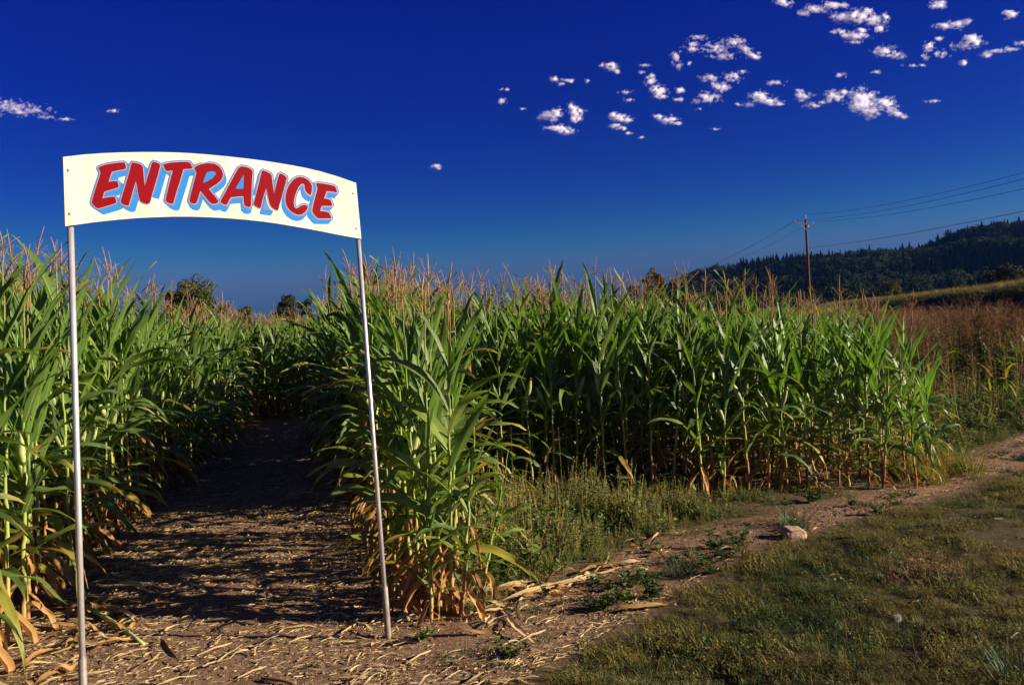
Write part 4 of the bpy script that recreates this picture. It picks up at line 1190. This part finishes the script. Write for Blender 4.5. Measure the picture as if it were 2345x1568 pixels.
def build_weeds():
    q = sample_in(WEED_P, 52000, rw, lambda q: in_view(q)); q = q[rw.random(len(q)) < np.interp(q[:, 1], [4, 8, 12], [1, .8, .35])]
    q = q[~((q[:, 0] > XR(q[:, 1]) - .1) & (q[:, 0] < XR(q[:, 1]) + .30) & (q[:, 1] < 7.2))]
    e = edge_dist(np.array([(p.x, p.y) for p in WEED]), q, False)
    hx = np.interp(q[:, 0], [-.4, .2, .9, 1.6, 2.6, 4, 6, 9], [.95, 1.0, .85, .55, .42, .5, .9, 1.0]) * np.where(q[:, 0] < 3.6, np.interp(q[:, 1], [6.1, 7.2], [1, .55]), 1)
    h = np.clip(e / .5, .22, 1) * hx * np.clip(0.85 + .85 * fnoise(q, 2.6, 3), .3, 1.7) * np.where(rw.random(len(q)) < .05, 1.45, 1)
    kinds = [weed_spike(rw, .44, 1.1) for _ in range(5)] + [weed_spike(rw, .52, .35) for _ in range(3)] + [weed_leafy(rw, .30, None, 56, .034) for _ in range(4)]
    sel = rw.random(len(q)); right = np.clip((q[:, 0] - .9) / 1.5, 0, 1)
    idx = np.where(sel < .42 - .27 * right, rw.integers(0, 5, len(q)), np.where(sel < .66 - .3 * right, rw.integers(5, 8, len(q)), rw.integers(8, 12, len(q))))
    scatter_xy('weeds', q, kinds, .75, 1.2, rw, 'tangle of low green and tan seeding weeds along the foot of the corn', 'weeds', .12, sfun=lambda _: h, idx=idx)
    # yellow grass at the corner of the field
    q = np.column_stack([rw.normal(3.98, .26, 85), rw.normal(7.8, .30, 85)])
    yk = [tuft(rw, 26, .42, .05, [M_weed_yel, M_weed_yel, M_grass_olive], .006, (50, 88), 40) for _ in range(4)] + [weed_leafy(rw, .35, M_weed_yel, 60, .02) for _ in range(3)]
    scatter_xy('yellow_grass', q, yk, .4, .95, rw, 'bright yellow grass glowing at the right corner of the corn', 'grass')
build_weeds()

def brown_weed(rng):
    g = Geo(); H = rng.uniform(1.15, 1.4)
    tube(g, [(0, 0, 0), (.02, 0, H * .5), (.0, .02, H)], [.007, .005, .002], 4, 2)
    for k in range(8):
        z = H * (.05 + .6 * k / 8); lg = leaf_geo(rng.uniform(.32, .5), rng.uniform(.025, .045), rng.uniform(35, 65), rng.uniform(-50, 10), 1.3, 12, .08, rng.uniform(-60, 60), 20, rng, 5)
        g.add_geo(lg, Matrix.Translation((0, 0, z)) @ rotz(k * 3.0 + rng.normal() * .5), 0 if rng.random() < .8 else 3)
    for k in range(16):
        az = rng.uniform(0, 6.28); th = rng.uniform(30, 80); p = Vector((0, 0, H * rng.uniform(.72, 1.0))); pts = [p]; L = rng.uniform(.12, .26)
        for j in range(3):
            d = Vector((math.cos(R(th)) * math.cos(az), math.cos(R(th)) * math.sin(az), math.sin(R(th)))); p = p + d * L / 3; pts.append(p); th -= 18
        tube(g, pts, [.002, .002, .0015, .001], 3, 1, cap=False)
        for j in range(12):
            s = rng.uniform(.1, 1) * 2.99; a = int(s); q = pts[a].lerp(pts[a + 1], s - a); az2 = rng.uniform(0, 6.28)
            small_leaf(g, q, (math.cos(az2), math.sin(az2), rng.uniform(-.6, .6)), .022, .010, rng, 1)
    return g.mesh('brown_weed', [M_leaf, M_weed_red, M_weed_seed, M_leaf_yel])
def build_brown_field():
    kinds = [brown_weed(rw) for _ in range(8)]
    n = 15000; y = 12.0 + 34 * rw.random(n) ** 1.5; x = rw.uniform(3, 34, n)
    fr = 10.6 + .8 * np.sin(x * .8) + .4 * np.sin(x * 2.9)
    q = np.column_stack([x, y])
    edge = np.interp(y, [b[1] for b in BANK], [b[0] for b in BANK]) - 7.0
    k = (y > fr) & (x > XE(y) + .15) & (x < .70 * y + 2) & (x < edge)
    q = q[k][:7000]; hv = np.clip(1 + .35 * fnoise(q, .55, 6), .6, 1.3)
    kinds += [corn_mesh(rw, 1.25, 'green_stray', tassel=False, yellow=.7) for _ in range(3)]
    gi = rw.random(len(q)) < .13 + .12 * fnoise(q, .4, 9)
    scatter_xy('brown_weeds', q, kinds, .72, 1.04, rw, 'tall brown seeding weeds with green leaves beyond the corn at the right', 'weeds', .06, sfun=lambda _: hv, idx=np.where(gi, rw.integers(8, 11, len(q)), rw.integers(0, 8, len(q))))
    # lower green weeds before them
    gk = [weed_leafy(rw, .42, None, 60, .032) for _ in range(4)] + [weed_spike(rw, .5, .3) for _ in range(3)]
    n = 6000; y = rw.uniform(9, 15, n); x = rw.uniform(4, 11, n); q = np.column_stack([x, y])
    pth = np.array([(p.x, p.y) for p in WEED[-4:]] + [(13.0, 14.5)])
    k = (x > XE(y) - .1) & (x < np.interp(y, pth[:, 1], pth[:, 0]) - .1) & in_view(q)
    gk += [brown_weed(rw) for _ in range(2)]
    q = q[k][:1500]; gs = np.clip((q[:, 1] - 8.6) / 2.2, .5, 1.25) * np.clip(1 + .5 * fnoise(q, 1.1, 16), .5, 1.5); gx = np.where(rw.random(len(q)) < .10, rw.integers(7, 9, len(q)), rw.integers(0, 7, len(q)))
    scatter_xy('green_weeds', q, gk, .6, 1.25, rw, 'dark green leafy weeds between the brown weeds and the dirt path', 'weeds', sfun=lambda _: np.where(gx > 6, .8, gs), idx=gx)
build_brown_field()

def turf_tuft(rng, mats, n=46, h=.062):
    g = Geo()
    for k in range(n):
        a = rng.uniform(0, 6.28); r = .07 * math.sqrt(rng.random()); th = rng.uniform(25, 85)
        blade(g, (math.cos(a) * r, math.sin(a) * r, -.004), rng.uniform(0, 6.28), h * rng.uniform(.4, 1.2), .0035, th, th - rng.uniform(0, 50), int(rng.integers(len(mats))), 2)
    for k in range(n // 2):
        a = rng.uniform(0, 6.28); r = .075 * math.sqrt(rng.random()); az = rng.uniform(0, 6.28)
        small_leaf(g, (math.cos(a) * r, math.sin(a) * r, h * rng.uniform(.1, .6)), (math.cos(az), math.sin(az), rng.uniform(-.2, .5)), rng.uniform(.008, .015), rng.uniform(.006, .011), rng, 0)
    return g.mesh('turf', mats)
def build_turf():
    kinds = [turf_tuft(rw, [M_clover, M_grass, M_grass]) for _ in range(5)] + [turf_tuft(rw, [M_grass_olive, M_grass_olive, M_grass_dry], 44, .055) for _ in range(5)] + [turf_tuft(rw, [M_grass_dry, M_grass_dry, M_weed_red], 30, .04) for _ in range(2)] + [tuft(rw, 16, .13, .05, [M_grass_blue, M_grass_olive, M_grass_dry], .0035, (30, 85), 60, 4) for _ in range(3)]
    q = sample_in(TURF_P, 130000, rw, lambda q: in_view(q, .8) & (q[:, 1] < 13))
    far = np.clip((q[:, 1] - 5) / 8, 0, .5); q = q[rw.random(len(q)) > far]
    e = edge_dist(np.array([(p.x, p.y) for p in TURF]), q, False)
    bare = fnoise(q, 1.3, 8) + .15 * fnoise(q, 6, 2)
    keep = (rw.random(len(q)) < np.clip(e / .25, .12, 1)) & (bare < .40 + rw.normal(size=len(q)) * .1)
    q = q[keep]; e = e[keep]
    z = fnoise(q, .9, 5) + rw.normal(size=len(q)) * .22
    red = fnoise(q, 1.1, 21) + rw.normal(size=len(q)) * .12 > .62
    idx = np.where(red, rw.integers(10, 12, len(q)), np.where(z < np.interp(q[:, 1], [3, 4.2, 6, 9], [-.10, -.25, -.42, -.3]), rw.integers(0, 5, len(q)), rw.integers(5, 10, len(q))))
    idx = np.where(rw.random(len(q)) < .035, rw.integers(12, 15, len(q)), idx)
    hs = .85 + .75 * fnoise(q, 2.2, 14) + .3 * fnoise(q, 7, 3)
    print('turf', len(q))
    scatter_xy('turf_grass', q, kinds, .7, 1.35, rw, 'short olive and green turf with clover covering the right foreground', 'grass', .15, sfun=lambda _: np.clip(hs, .4, 1.9) * .85, idx=idx)
    # sparse sprigs on the dirt
    q = rw.uniform((-2.0, 3.0), (7.5, 9.5), (5200, 2)); q = q[~inside(TURF_P, q) & ~inside(WEED_P, q) & in_view(q) & (q[:, 0] > XR(q[:, 1]) + .35)]
    cl = fnoise(q, 1.8, 33); q = q[cl > .02]
    scatter_xy('dirt_sprigs', q, kinds[:8] + [weed_leafy(rw, .09, M_clover, 40, .022) for _ in range(4)], .45, 1.15, rw, 'sparse green sprigs growing on the bare dirt strip', 'grass')
    # clover blossoms
    g = Geo(); wm = plain('clover_blossom', (.55, .50, .42), (.68, .64, .56), 30, .8, .1)
    for k in range(9):
        a = rw.uniform(0, 6.28); b = rw.uniform(-.3, 1.4); d = Vector((math.cos(a) * math.cos(b), math.sin(a) * math.cos(b), math.sin(b)))
        small_leaf(g, Vector((0, 0, .040)), d, .009, .008, rw)
    tube(g, [(0, 0, 0), (0, 0, .04)], .0006, 3, 1)
    q = sample_in(TURF_P, 900, rw, lambda q: in_view(q, .2) & (q[:, 1] < 6)); q = q[:70]
    scatter_xy('clover_blossoms', q, [g.mesh('blossom', [wm, M_clover])], .7, 1.3, rw, 'tiny white clover blossoms dotted over the turf', 'clover')
build_turf()

# ------------------------------------------------------------------ straw and chaff trampled on the path
M_straw = plain('straw', (0.43, 0.30, 0.14), (0.66, 0.50, 0.28), 25, .8, .15, rnd=(.5, 1.3))
def straw_mesh(rng, L, W):
    g = Geo(); n = 4; c = rng.uniform(-.5, .5); vs = []
    p = Vector((0, 0, 0)); a = 0
    for i in range(n + 1):
        s = i / n; w = W * (1 - .5 * abs(2 * s - 1) ** 3); z = .004 + L * .10 * math.sin(s * 3.1 + c) * rng.uniform(0, 1)
        sd = Vector((-math.sin(a), math.cos(a), rng.uniform(-.5, .9))).normalized() * w / 2
        vs += [tuple(p - sd + Vector((0, 0, z + .3 * W))), tuple(p + Vector((0, 0, z))), tuple(p + sd + Vector((0, 0, z + .3 * W)))]
        a += c / n; p = p + Vector((math.cos(a), math.sin(a), 0)) * L / n
    g.add(vs, [q for i in range(n) for q in ((3 * i, 3 * i + 1, 3 * i + 4, 3 * i + 3), (3 * i + 1, 3 * i + 2, 3 * i + 5, 3 * i + 4))])
    return g
def build_litter():
    kinds = [straw_mesh(rw, rw.uniform(.05, .13), rw.uniform(.003, .009)).mesh('straw', M_straw) for _ in range(9)] + [straw_mesh(rw, rw.uniform(.015, .04), rw.uniform(.004, .010)).mesh('chaff', M_straw) for _ in range(6)] + [straw_mesh(rw, rw.uniform(.14, .26), rw.uniform(.012, .022)).mesh('leaf_shred', M_husk) for _ in range(5)]
    n = 290000
    y = rw.uniform(2.8, 14, n); x = rw.uniform(-4.8, 7.5, n); q = np.column_stack([x, y]); q = q[in_view(q, .3)]
    x, y = q[:, 0], q[:, 1]
    tr = inside(TURF_P, q); wd = inside(WEED_P, q); path = (x > XL(y) - .3) & (x < XR(y) + .45) 
    front = (~tr) & (~wd) & (y < 4.7) & (x < 1.2); strip = (~tr) & (~wd) & ~path & ~front & (x > XR(y))
    pr = np.where(tr, .008, np.where(wd, .04, np.where(path, np.clip(.95 - (y - 7) * .12, .15, .95), np.where(front, .95, np.where(strip, .28, 0)))))
    cl = .65 + .9 * fnoise(q, 1.5, 44); k = rw.random(len(q)) < pr * np.clip(cl, .15, 1.5); q = q[k]
    r = rw.random(len(q)); ed = np.minimum(abs(q[:, 0] - XL(q[:, 1])), abs(q[:, 0] - XR(q[:, 1])))
    idx = np.where(r < .62, rw.integers(9, 15, len(q)), np.where(r < np.where(ed < .5, .92, .972), rw.integers(0, 9, len(q)), rw.integers(15, 20, len(q))))
    print('litter', len(q))
    n = len(q); a = rw.normal(.15, .75, n)      # most lie along the walking way across the picture
    scatter('straw_litter', np.column_stack([q, gz(q) + .004]), np.column_stack([rw.normal(size=n) * .12, rw.normal(size=n) * .10, a]), rw.uniform(.35, .95, n), idx, kinds, 'pale straw and leaf shreds trampled over the brown soil', 'straw')
    # clods
    ck = []
    for i in range(4):
        bm = bmesh.new(); bmesh.ops.create_icosphere(bm, subdivisions=1, radius=1)
        for v in bm.verts: v.co *= rw.uniform(.7, 1.15); v.co.z *= .6
        me = bpy.data.meshes.new('clod'); bm.to_mesh(me); bm.free(); me.materials.append(M_soilbit); ck.append(me)
    q = rw.uniform((-4.6, 2.8), (7, 11), (16000, 2)); q = q[in_view(q, .3) & ~inside(TURF_P, q) & ~inside(WEED_P, q)]
    scatter_xy('soil_clods', q[:11000], ck, .003, .016, rw, 'small crumbs of brown soil lying on the path', 'soil crumbs', .5)
build_litter()

# ------------------------------------------------------------------ single pieces lying on the ground
def ribbon(p0, p1, W, rng, lift=.03, mat=None, curl=.6, nseg=9):
    """a dry leaf lying from p0 to p1: a curled strip with a folded middle"""
    p0 = Vector(p0); p1 = Vector(p1); d = p1 - p0; L = d.length; t = d.normalized(); s = Vector((-t.y, t.x, 0)); vs = []; uv = []
    b = rng.normal() * .08; ph = rng.uniform(0, 6.28); tw = rng.uniform(-1, 1) * curl
    for i in range(nseg + 1):
        f = i / nseg; c = p0 + d * f + s * (L * b * math.sin(f * 3.14)) + Vector((0, 0, .008 + lift * abs(math.sin(f * 3.14 * rng.uniform(.9, 1.1) + ph * .2)) + .006 * rng.random()))
        w = W * (.35 + .65 * math.sin(min(1, f * 1.15 + .12) * 3.0)) * .5 + .002; a = tw * math.sin(f * 5 + ph)
        for u in (-1, -.5, 0, .5, 1):
            off = s * (u * w * math.cos(a)) + Vector((0, 0, 1)) * (u * w * math.sin(a) + abs(u) ** 2 * w * .35 + .05 * w * rng.normal())
            q = c + off; q.z = max(q.z, .003); vs.append(tuple(q - p0)); uv.append((u * .5 + .5, f))
    g = Geo(); g.add(vs, [(i * 5 + k, i * 5 + k + 1, i * 5 + k + 6, i * 5 + k + 5) for i in range(nseg) for k in range(4)], uv)
    return g
def lay(name, a, b, W, label, cat, group=None, mat=None, lift=.03, curl=.6):
    p0 = on_ground(*a); p1 = on_ground(*b)
    g = ribbon(p0, p1, W, rw, lift, mat, curl)
    o = link(name, g.mesh(name, mat or M_husk)); o.location = (p0.x, p0.y, float(gz([(p0.lerp(p1, f).x, p0.lerp(p1, f).y) for f in (0, .25, .5, .75, 1)]).max()) - .004)
    return tag(o, label, cat, group)
def stick(name, a, b, r, label, cat, mat, group=None, nodes=True, z1=None):
    p0 = on_ground(*a, .01); p1 = on_ground(*b, .01)
    if z1: p1 = p1 + Vector((0, 0, z1))
    d = p1 - p0; n = 9; pts = []; rad = []
    for i in range(n):
        f = i / (n - 1); pts.append(d * f + Vector((0, 0, r + .01 * math.sin(f * 3.14)))); rad.append(r * (1.0 - .25 * f) * (1.18 if nodes and i % 4 == 2 else 1))
    g = Geo(); tube(g, pts, rad, 8)
    o = link(name, g.mesh(name, mat)); o.location = p0 + Vector((0, 0, float(gz([(p0.x, p0.y), ((p0.x + p1.x) / 2, (p0.y + p1.y) / 2)]).max()) - .012))
    return tag(o, label, cat, group)
def c8(x, y): return (274.8 + x * .31254, 1145 + y * .31254)
M_green_stalk = plain('cut_green_stalk', (0.30, 0.36, 0.10), (0.42, 0.46, 0.18), 10, .5, .3, rnd=None)
M_brown_leaf = plain('brown_withered_leaf', (0.13, 0.075, 0.035), (0.23, 0.14, 0.07), 10, .8, .15, rnd=None)
def build_ground_pieces():
    stick('cut_corn_stalk', (196, 1387), (329, 1476), .014, 'pale green cut corn stalk lying beside the left post', 'corn stalk', M_green_stalk)
    stick('dead_stalk', c8(1040, 1312), c8(1290, 1346), .010, 'thin grey brown stalk at the bottom edge of the path', 'stalk', M_brown_leaf)
    S = [((0, 922), (290, 826), .022, 'long pale straw strip pointing at the left post'), ((310, 1005), (510, 905), .020, 'straight pale straw strip left of the path middle'), ((470, 955), (620, 895), .016, 'short straw strip beside the straight pale one'), ((0, 1192), (190, 1165), .018, 'pale straw strip lying level near the bottom left'), ((110, 1275), (290, 1160), .020, 'slanting straw strip at the bottom left by the post'), ((180, 1172), (262, 1110), .014, 'short slanting straw strip above the bottom left strips'),
         ((512, 1290), (572, 1230), .014, 'small straw strip at the bottom edge of the path'), ((612, 1255), (780, 1165), .018, 'lowest straw strip of the bundle at the path front'), ((660, 1235), (850, 1150), .018, 'middle straw strip of the bundle at the path front'), ((720, 1225), (905, 1085), .018, 'upper straw strip of the bundle at the path front'), ((840, 1160), (980, 1100), .016, 'straw strip right of the bundle at the path front'), ((900, 1110), (1030, 1068), .014, 'thin straw strip just above the bundle at the path front'), ((1000, 1162), (1050, 1085), .014, 'steeply slanting short straw strip beside the bundle'),
         ((1290, 1066), (1372, 1050), .016, 'small pale straw strip near the middle of the path'), ((1850, 1100), (1932, 1050), .020, 'pale straw strip leaning at the foot of the right post'), ((1070, 742), (1250, 708), .018, 'bright straw strip in the striped shade of the path'), ((560, 300), (940, 240), .020, 'longest straw strip far back on the path'), ((420, 145), (545, 132), .022, 'pale straw strip at the edge of the deep shade'), ((1420, 495), (1620, 470), .016, 'level straw strip right of the path in striped shade'), ((280, 780), (400, 765), .020, 'curled straw strip near the left corn foot'),
         ((700, 1080), (740, 1010), .010, 'thin bent straw on bare soil at the path middle'), ((610, 650), (690, 700), .014, 'curled straw loop in the striped shade'), ((1480, 840), (1560, 815), .014, 'small straw chip left of the right post')]
    for a, b, w, lab in S: lay('straw_strip', c8(*a), c8(*b), w, lab, 'straw', 'straw strips on the path', lift=.012, curl=.4)
    lay('withered_leaf', c8(290, 1040), c8(505, 1262), .026, 'dark brown withered leaf curling down the path front', 'dry leaf', None, M_brown_leaf, .02, .9)
    lay('withered_leaf', c8(245, 735), c8(400, 872), .026, 'brown withered leaf by the green cut stalk', 'dry leaf', None, M_brown_leaf, .02, .9)
    lay('dry_leaf', c8(5, 842), c8(155, 788), .05, 'pinkish dry leaf by the left post', 'dry leaf', None, M_leaf_dry, .03, .8)
    # left foot of the corn: dry leaves fallen around the post
    for i, (a, b, w, lab) in enumerate([((95, 1440), (185, 1395), .06, 'dry leaf lying left of the left post'), ((60, 1530), (150, 1490), .06, 'dry leaf at the bottom left corner below the corn'), ((205, 1500), (300, 1470), .05, 'flat dry leaf just right of the left post'), ((200, 1330), (290, 1300), .05, 'tan dry leaf under the left corn beside the post'), ((120, 1560), (185, 1535), .05, 'orange dry leaf cut by the bottom edge')]):
        lay('dry_leaf', a, b, w, lab, 'dry leaf', 'dry leaves at the left post', M_leaf_dry, .03, .9)
    # the heap of husks and leaves beside the clump
    H = [((1060, 1392), (1200, 1340), .07, 'broad husk at the left end of the heap'), ((1110, 1402), (1330, 1330), .06, 'long husk strip along the middle of the heap'), ((1190, 1380), (1420, 1310), .05, 'longest husk strip reaching right out of the heap'), ((1240, 1360), (1290, 1300), .05, 'husk standing up from the middle of the heap'), ((1280, 1350), (1400, 1330), .05, 'pale husk on the right part of the heap'), ((1330, 1320), (1460, 1290), .055, 'pale twisted husk at the far right end'), ((1350, 1300), (1440, 1318), .05, 'curled husk crossing the far right end'), ((1120, 1440), (1210, 1395), .05, 'husk at the near side of the heap'), ((1190, 1430), (1245, 1350), .045, 'narrow husk slanting across the heap'), ((1165, 1425), (1255, 1488), .05, 'husk trailing down from the heap onto the dirt'), ((1260, 1370), (1360, 1375), .04, 'thin husk before the heap'), ((1080, 1418), (1160, 1400), .05, 'crumpled husk close to the clump'), ((1140, 1360), (1260, 1325), .06, 'grey husk at the back of the heap by the weeds'), ((1410, 1300), (1475, 1285), .04, 'small pale husk tip pointing right'), ((1230, 1345), (1330, 1352), .05, 'flat husk under the right part of the heap'),
         ((1010, 1455), (1125, 1452), .075, 'flat pale green husk lying right of the right post'), ((1430, 1250), (1500, 1235), .06, 'pale husk on the dirt strip before the weeds'), ((1490, 1252), (1518, 1215), .05, 'white curved husk rising from the dirt strip'), ((1445, 1258), (1480, 1262), .05, 'small husk fragment on the dirt strip'), ((1400, 1408), (1555, 1382), .05, 'long grey husk at the edge of the turf'), ((1640, 1272), (1700, 1262), .03, 'tiny husk on the low green weeds'), ((1500, 1270), (1520, 1280), .05, 'white husk scrap below the curved one')]
    for a, b, w, lab in H: lay('corn_husk', a, b, w * .62, lab, 'corn husk', 'husks beside the corn clump', [M_husk, M_leaf_dry][int(rw.random() < .25)], .022, .9)
    for k in range(34):
        f = rw.random(); cx = 1090 + 340 * f + rw.normal() * 22; cyy = 1405 - 95 * f + rw.normal() * 16; an = rw.normal(-.35, .5); L = rw.uniform(25, 75)
        lay('corn_husk', (cx - math.cos(an) * L / 2, cyy - math.sin(an) * L * .35), (cx + math.cos(an) * L / 2, cyy + math.sin(an) * L * .35), rw.uniform(.014, .034), 'small pale husk shred in the heap between clump and turf', 'corn husk', 'husk shreds in the heap', [M_husk, M_husk, M_leaf_dry][int(rw.integers(3))], .025, 1.1)
    for k in range(26):
        cx = rw.uniform(60, 330); cyy = 1560 - (cx - 60) * .75 + rw.uniform(-60, 60); an = rw.normal(-.3, .6); L = rw.uniform(40, 95)
        lay('dry_leaf', (cx - math.cos(an) * L / 2, cyy - math.sin(an) * L * .3), (cx + math.cos(an) * L / 2, cyy + math.sin(an) * L * .3), rw.uniform(.016, .04), 'dry leaf shred fallen under the left corn wall', 'dry leaf', 'dry leaf shreds under the left corn', [M_husk, M_leaf_dry, M_leaf_dry][int(rw.integers(3))], .03, 1.0)
    # leaning stalk stubs beside the clump
    for i, (a, b, z, lab) in enumerate([((935, 1420), (905, 1375), .16, 'bent pale stalk stub right of the right post'), ((1008, 1400), (1012, 1370), .17, 'short tan stalk stub at the front of the clump'), ((1028, 1398), (1045, 1368), .17, 'leaning tan stalk stub at the front of the clump')]):
        stick('stalk_stub', a, b, .011, lab, 'stalk stub', M_straw, 'stalk stubs at the clump', z1=z)
build_ground_pieces()

def build_rock():
    c = on_ground(1822, 1234)
    bm = bmesh.new(); bmesh.ops.create_icosphere(bm, subdivisions=4, radius=1)
    for v in bm.verts:
        p = v.co.copy()
        q = Vector([math.copysign(abs(x) ** .48, x) for x in p])
        n_ = noise.fractal(p * 1.3 + Vector((3, 1, 5)), 1, 2, 4)
        v.co = Vector((q.x * .082, q.y * .06, q.z * .046)) * (1 + .20 * n_ + .06 * noise.cell(p * 2.2))
        if v.co.x > .04: v.co.z -= (v.co.x - .04) * .25
        v.co.z += .03
    me = bpy.data.meshes.new('rock'); bm.to_mesh(me); bm.free()
    for p in me.polygons: p.use_smooth = True
    me.materials.append(plain('rock_pink_sandstone', (0.33, 0.20, 0.14), (0.48, 0.32, 0.23), 18, .9, .1, rnd=None, bump=.6, bscale=60, bdist=.006))
    o = link('rock', me); o.location = c + Vector((0, .05, 0)); o.rotation_euler = (0, 0, .12)
    tag(o, 'pinkish block of stone at the edge of the turf', 'rock')
build_rock()

def build_tufts():
    T = [((1562, 1318), 150, .17, .07, [M_grass_blue, M_grass], 'dark green grass tuft on the dirt left of the rock'), ((1822, 1207), 170, .20, .10, [M_grass_blue, M_grass_blue], 'bluish green grass tuft right behind the rock'), ((1072, 1512), 120, .085, .13, [M_grass_blue, M_grass, M_grass_dry], 'flat sprawling grass tuft on the dirt right of the right post'), ((1700, 1278), 26, .24, .03, [M_grass_dry], 'thin dry grass stalks standing left of the rock'), ((1600, 1290), 18, .30, .03, [M_grass_dry], 'tall thin dry grass stalks behind the dark tuft'), ((1480, 1530), 40, .12, .06, [M_grass_olive, M_grass_dry], 'small dry grass tuft at the front of the turf'), ((2320, 1555), 130, .20, .10, [M_grass_blue, M_grass_blue], 'bluish grass tuft in the bottom right corner'), ((1960, 1545), 60, .14, .08, [M_grass_blue, M_grass_dry], 'wispy grass tuft near the bottom of the turf')]
    for (p, n, h, s, mats, lab) in T:
        o = link('grass_tuft', tuft(rw, n, h, s, mats, .0035, (40, 88), 55, 4)); o.location = on_ground(*p); o.location.z = float(gz([o.location.xy])[0]); tag(o, lab, 'grass tuft', 'grass tufts on the dirt and turf')
    W_ = [((965, 1470), .055, .018, 'small green rosette weed right of the post foot'), ((1450, 1340), .09, .024, 'low green weed at the right end of the husk heap'), ((1430, 1385), .07, .022, 'low green weed in front of the husk heap'), ((1492, 1372), .11, .026, 'large dark low weed left of the turf'), ((1640, 1255), .09, .024, 'flat green weed on the dirt behind the tuft'), ((1700, 1245), .08, .022, 'flat green weed between tuft and rock'), ((1385, 1400), .06, .022, 'small weed near the long grey husk'), ((1860, 1152), .08, .03, 'bright green low weed at the foot of the weed strip'), ((2205, 1085), .08, .025, 'low green weed patch on the far dirt path'), ((2010, 1178), .07, .02, 'low weed on the dirt path above the turf')]
    for (p, h, w, lab) in W_:
        for k in range(1):
            g = weed_leafy(rw, h * 1.5, M_clover, 150, w); o = link('low_weed', g); o.location = on_ground(*p); o.location.z = float(gz([o.location.xy])[0]); tag(o, lab, 'weed', 'low weeds on the dirt')
    # tall single weeds among the strip
    for (p, h, lab) in (((1188, 1290), .95, 'tallest green goosefoot weed between clump and field'), ((1110, 1300), .72, 'tall green weed close behind the clump'), ((1295, 1230), .85, 'tall thin weed with pale heads against the dark corn'), ((1240, 1250), .62, 'upright seeding weed in the strip'), ((1150, 1250), .70, 'upright weed beside the tallest goosefoot')):
        o = link('tall_weed', weed_spike(rw, h, .55)); o.location = on_ground(*p); o.rotation_euler = (0, 0, rw.uniform(0, 6)); tag(o, lab, 'weed', 'tall weeds between clump and field')
    # dandelion clock and bare flower stems in the turf
    p = on_ground(2056, 1452); p.z = float(gz([p.xy])[0]); r = empty('dandelion_clock', p); tag(r, 'round white dandelion seed head in the turf', 'dandelion')
    g = Geo(); tube(g, [(0, 0, 0), (.004, 0, .045), (.002, 0, .085)], .0018, 5); link('stem', g.mesh('stem', M_grass_olive), r)
    g = Geo(); wm = plain('dandelion_fluff', (.55, .52, .48), (.68, .65, .6), 30, .9, .05, transl=.4, rnd=None)
    for k in range(150):
        d = Vector((rw.normal(), rw.normal(), rw.normal())).normalized(); c = Vector((.002, 0, .095))
        tube(g, [c, c + d * .017], [.0003, .0003], 3, 0, False)
        for j in range(3): small_leaf(g, c + d * .016, d + Vector((rw.normal(), rw.normal(), rw.normal())) * .7, .006, .002, rw)
    link('seed_head', g.mesh('seed_head', wm), r)
    for (a, h, lab) in (((1940, 1480), .20, 'reddish bare flower stem left of the dandelion clock'), ((1975, 1520), .15, 'short reddish stem in the front turf'), ((2100, 1545), .20, 'tall reddish stem below the dandelion clock'), ((2148, 1540), .19, 'pale leaning stem below the dandelion clock'), ((2310, 1530), .22, 'reddish stem near the bottom right corner'), ((1975, 1450), .16, 'thin stem standing in the middle turf'), ((2110, 1420), .15, 'thin stem right of the dandelion clock')):
        g = Geo(); x = rw.normal() * .03; tube(g, [(0, 0, 0), (x * .3, 0, h * .5), (x, 0, h)], [.0022, .0018, .0012], 4)
        for k in range(8):
            az = rw.uniform(0, 6.28); small_leaf(g, (x, 0, h - rw.uniform(0, .02)), (math.cos(az), math.sin(az), .6), .012, .004, rw)
        o = link('flower_stem', g.mesh('flower_stem', M_weed_red)); o.location = on_ground(*a); o.location.z = float(gz([o.location.xy])[0]); tag(o, lab, 'flower stem', 'bare stems in the turf')
    # withered dark corn among the brown weeds
    p = on_ground(2256, 905); r = empty('withered_corn_plant', p); tag(r, 'dark withered corn stalk with drooping leaves among the brown weeds', 'corn plant')
    md = plain('withered_stalk', (.03, .018, .012), (.06, .035, .02), 10, .8, .1, rnd=None)
    g = Geo(); tube(g, [(0, 0, 0), (.02, 0, .6), (0, 0, 1.15)], [.022, .018, .010], 7); link('stalk', g.mesh('stalk', md), r)
    for z, a, L in ((.70, .1, .7), (.95, .5, .5), (.55, 2.9, .5)):
        lg = leaf_geo(L, .06, 40, -60, 1.2, 20, .1, 40, 10, rw, 9, .02); link('leaf', lg.mesh('leaf', md), r, Matrix.Translation((0, 0, z)) @ rotz(a))
build_tufts()

# ------------------------------------------------------------------ thin summer haze in the air
def build_haze():
    g = Geo(); box(g, (400, 850, 149), (2600, 2300, 302))
    m = bpy.data.materials.new('haze_air'); m.use_nodes = True; t = m.node_tree; t.nodes.clear()
    o = t.nodes.new('ShaderNodeOutputMaterial'); v = t.nodes.new('ShaderNodeVolumePrincipled')
    v.inputs['Color'].default_value = (.07, .30, 1.0, 1); v.inputs['Density'].default_value = 0.00004; v.inputs['Anisotropy'].default_value = 0.0
    t.links.new(v.outputs[0], o.inputs['Volume'])
    tag(link('haze', g.mesh('haze', m, False)), 'thin blue summer haze in the distance', 'haze', kind='stuff')
build_haze()
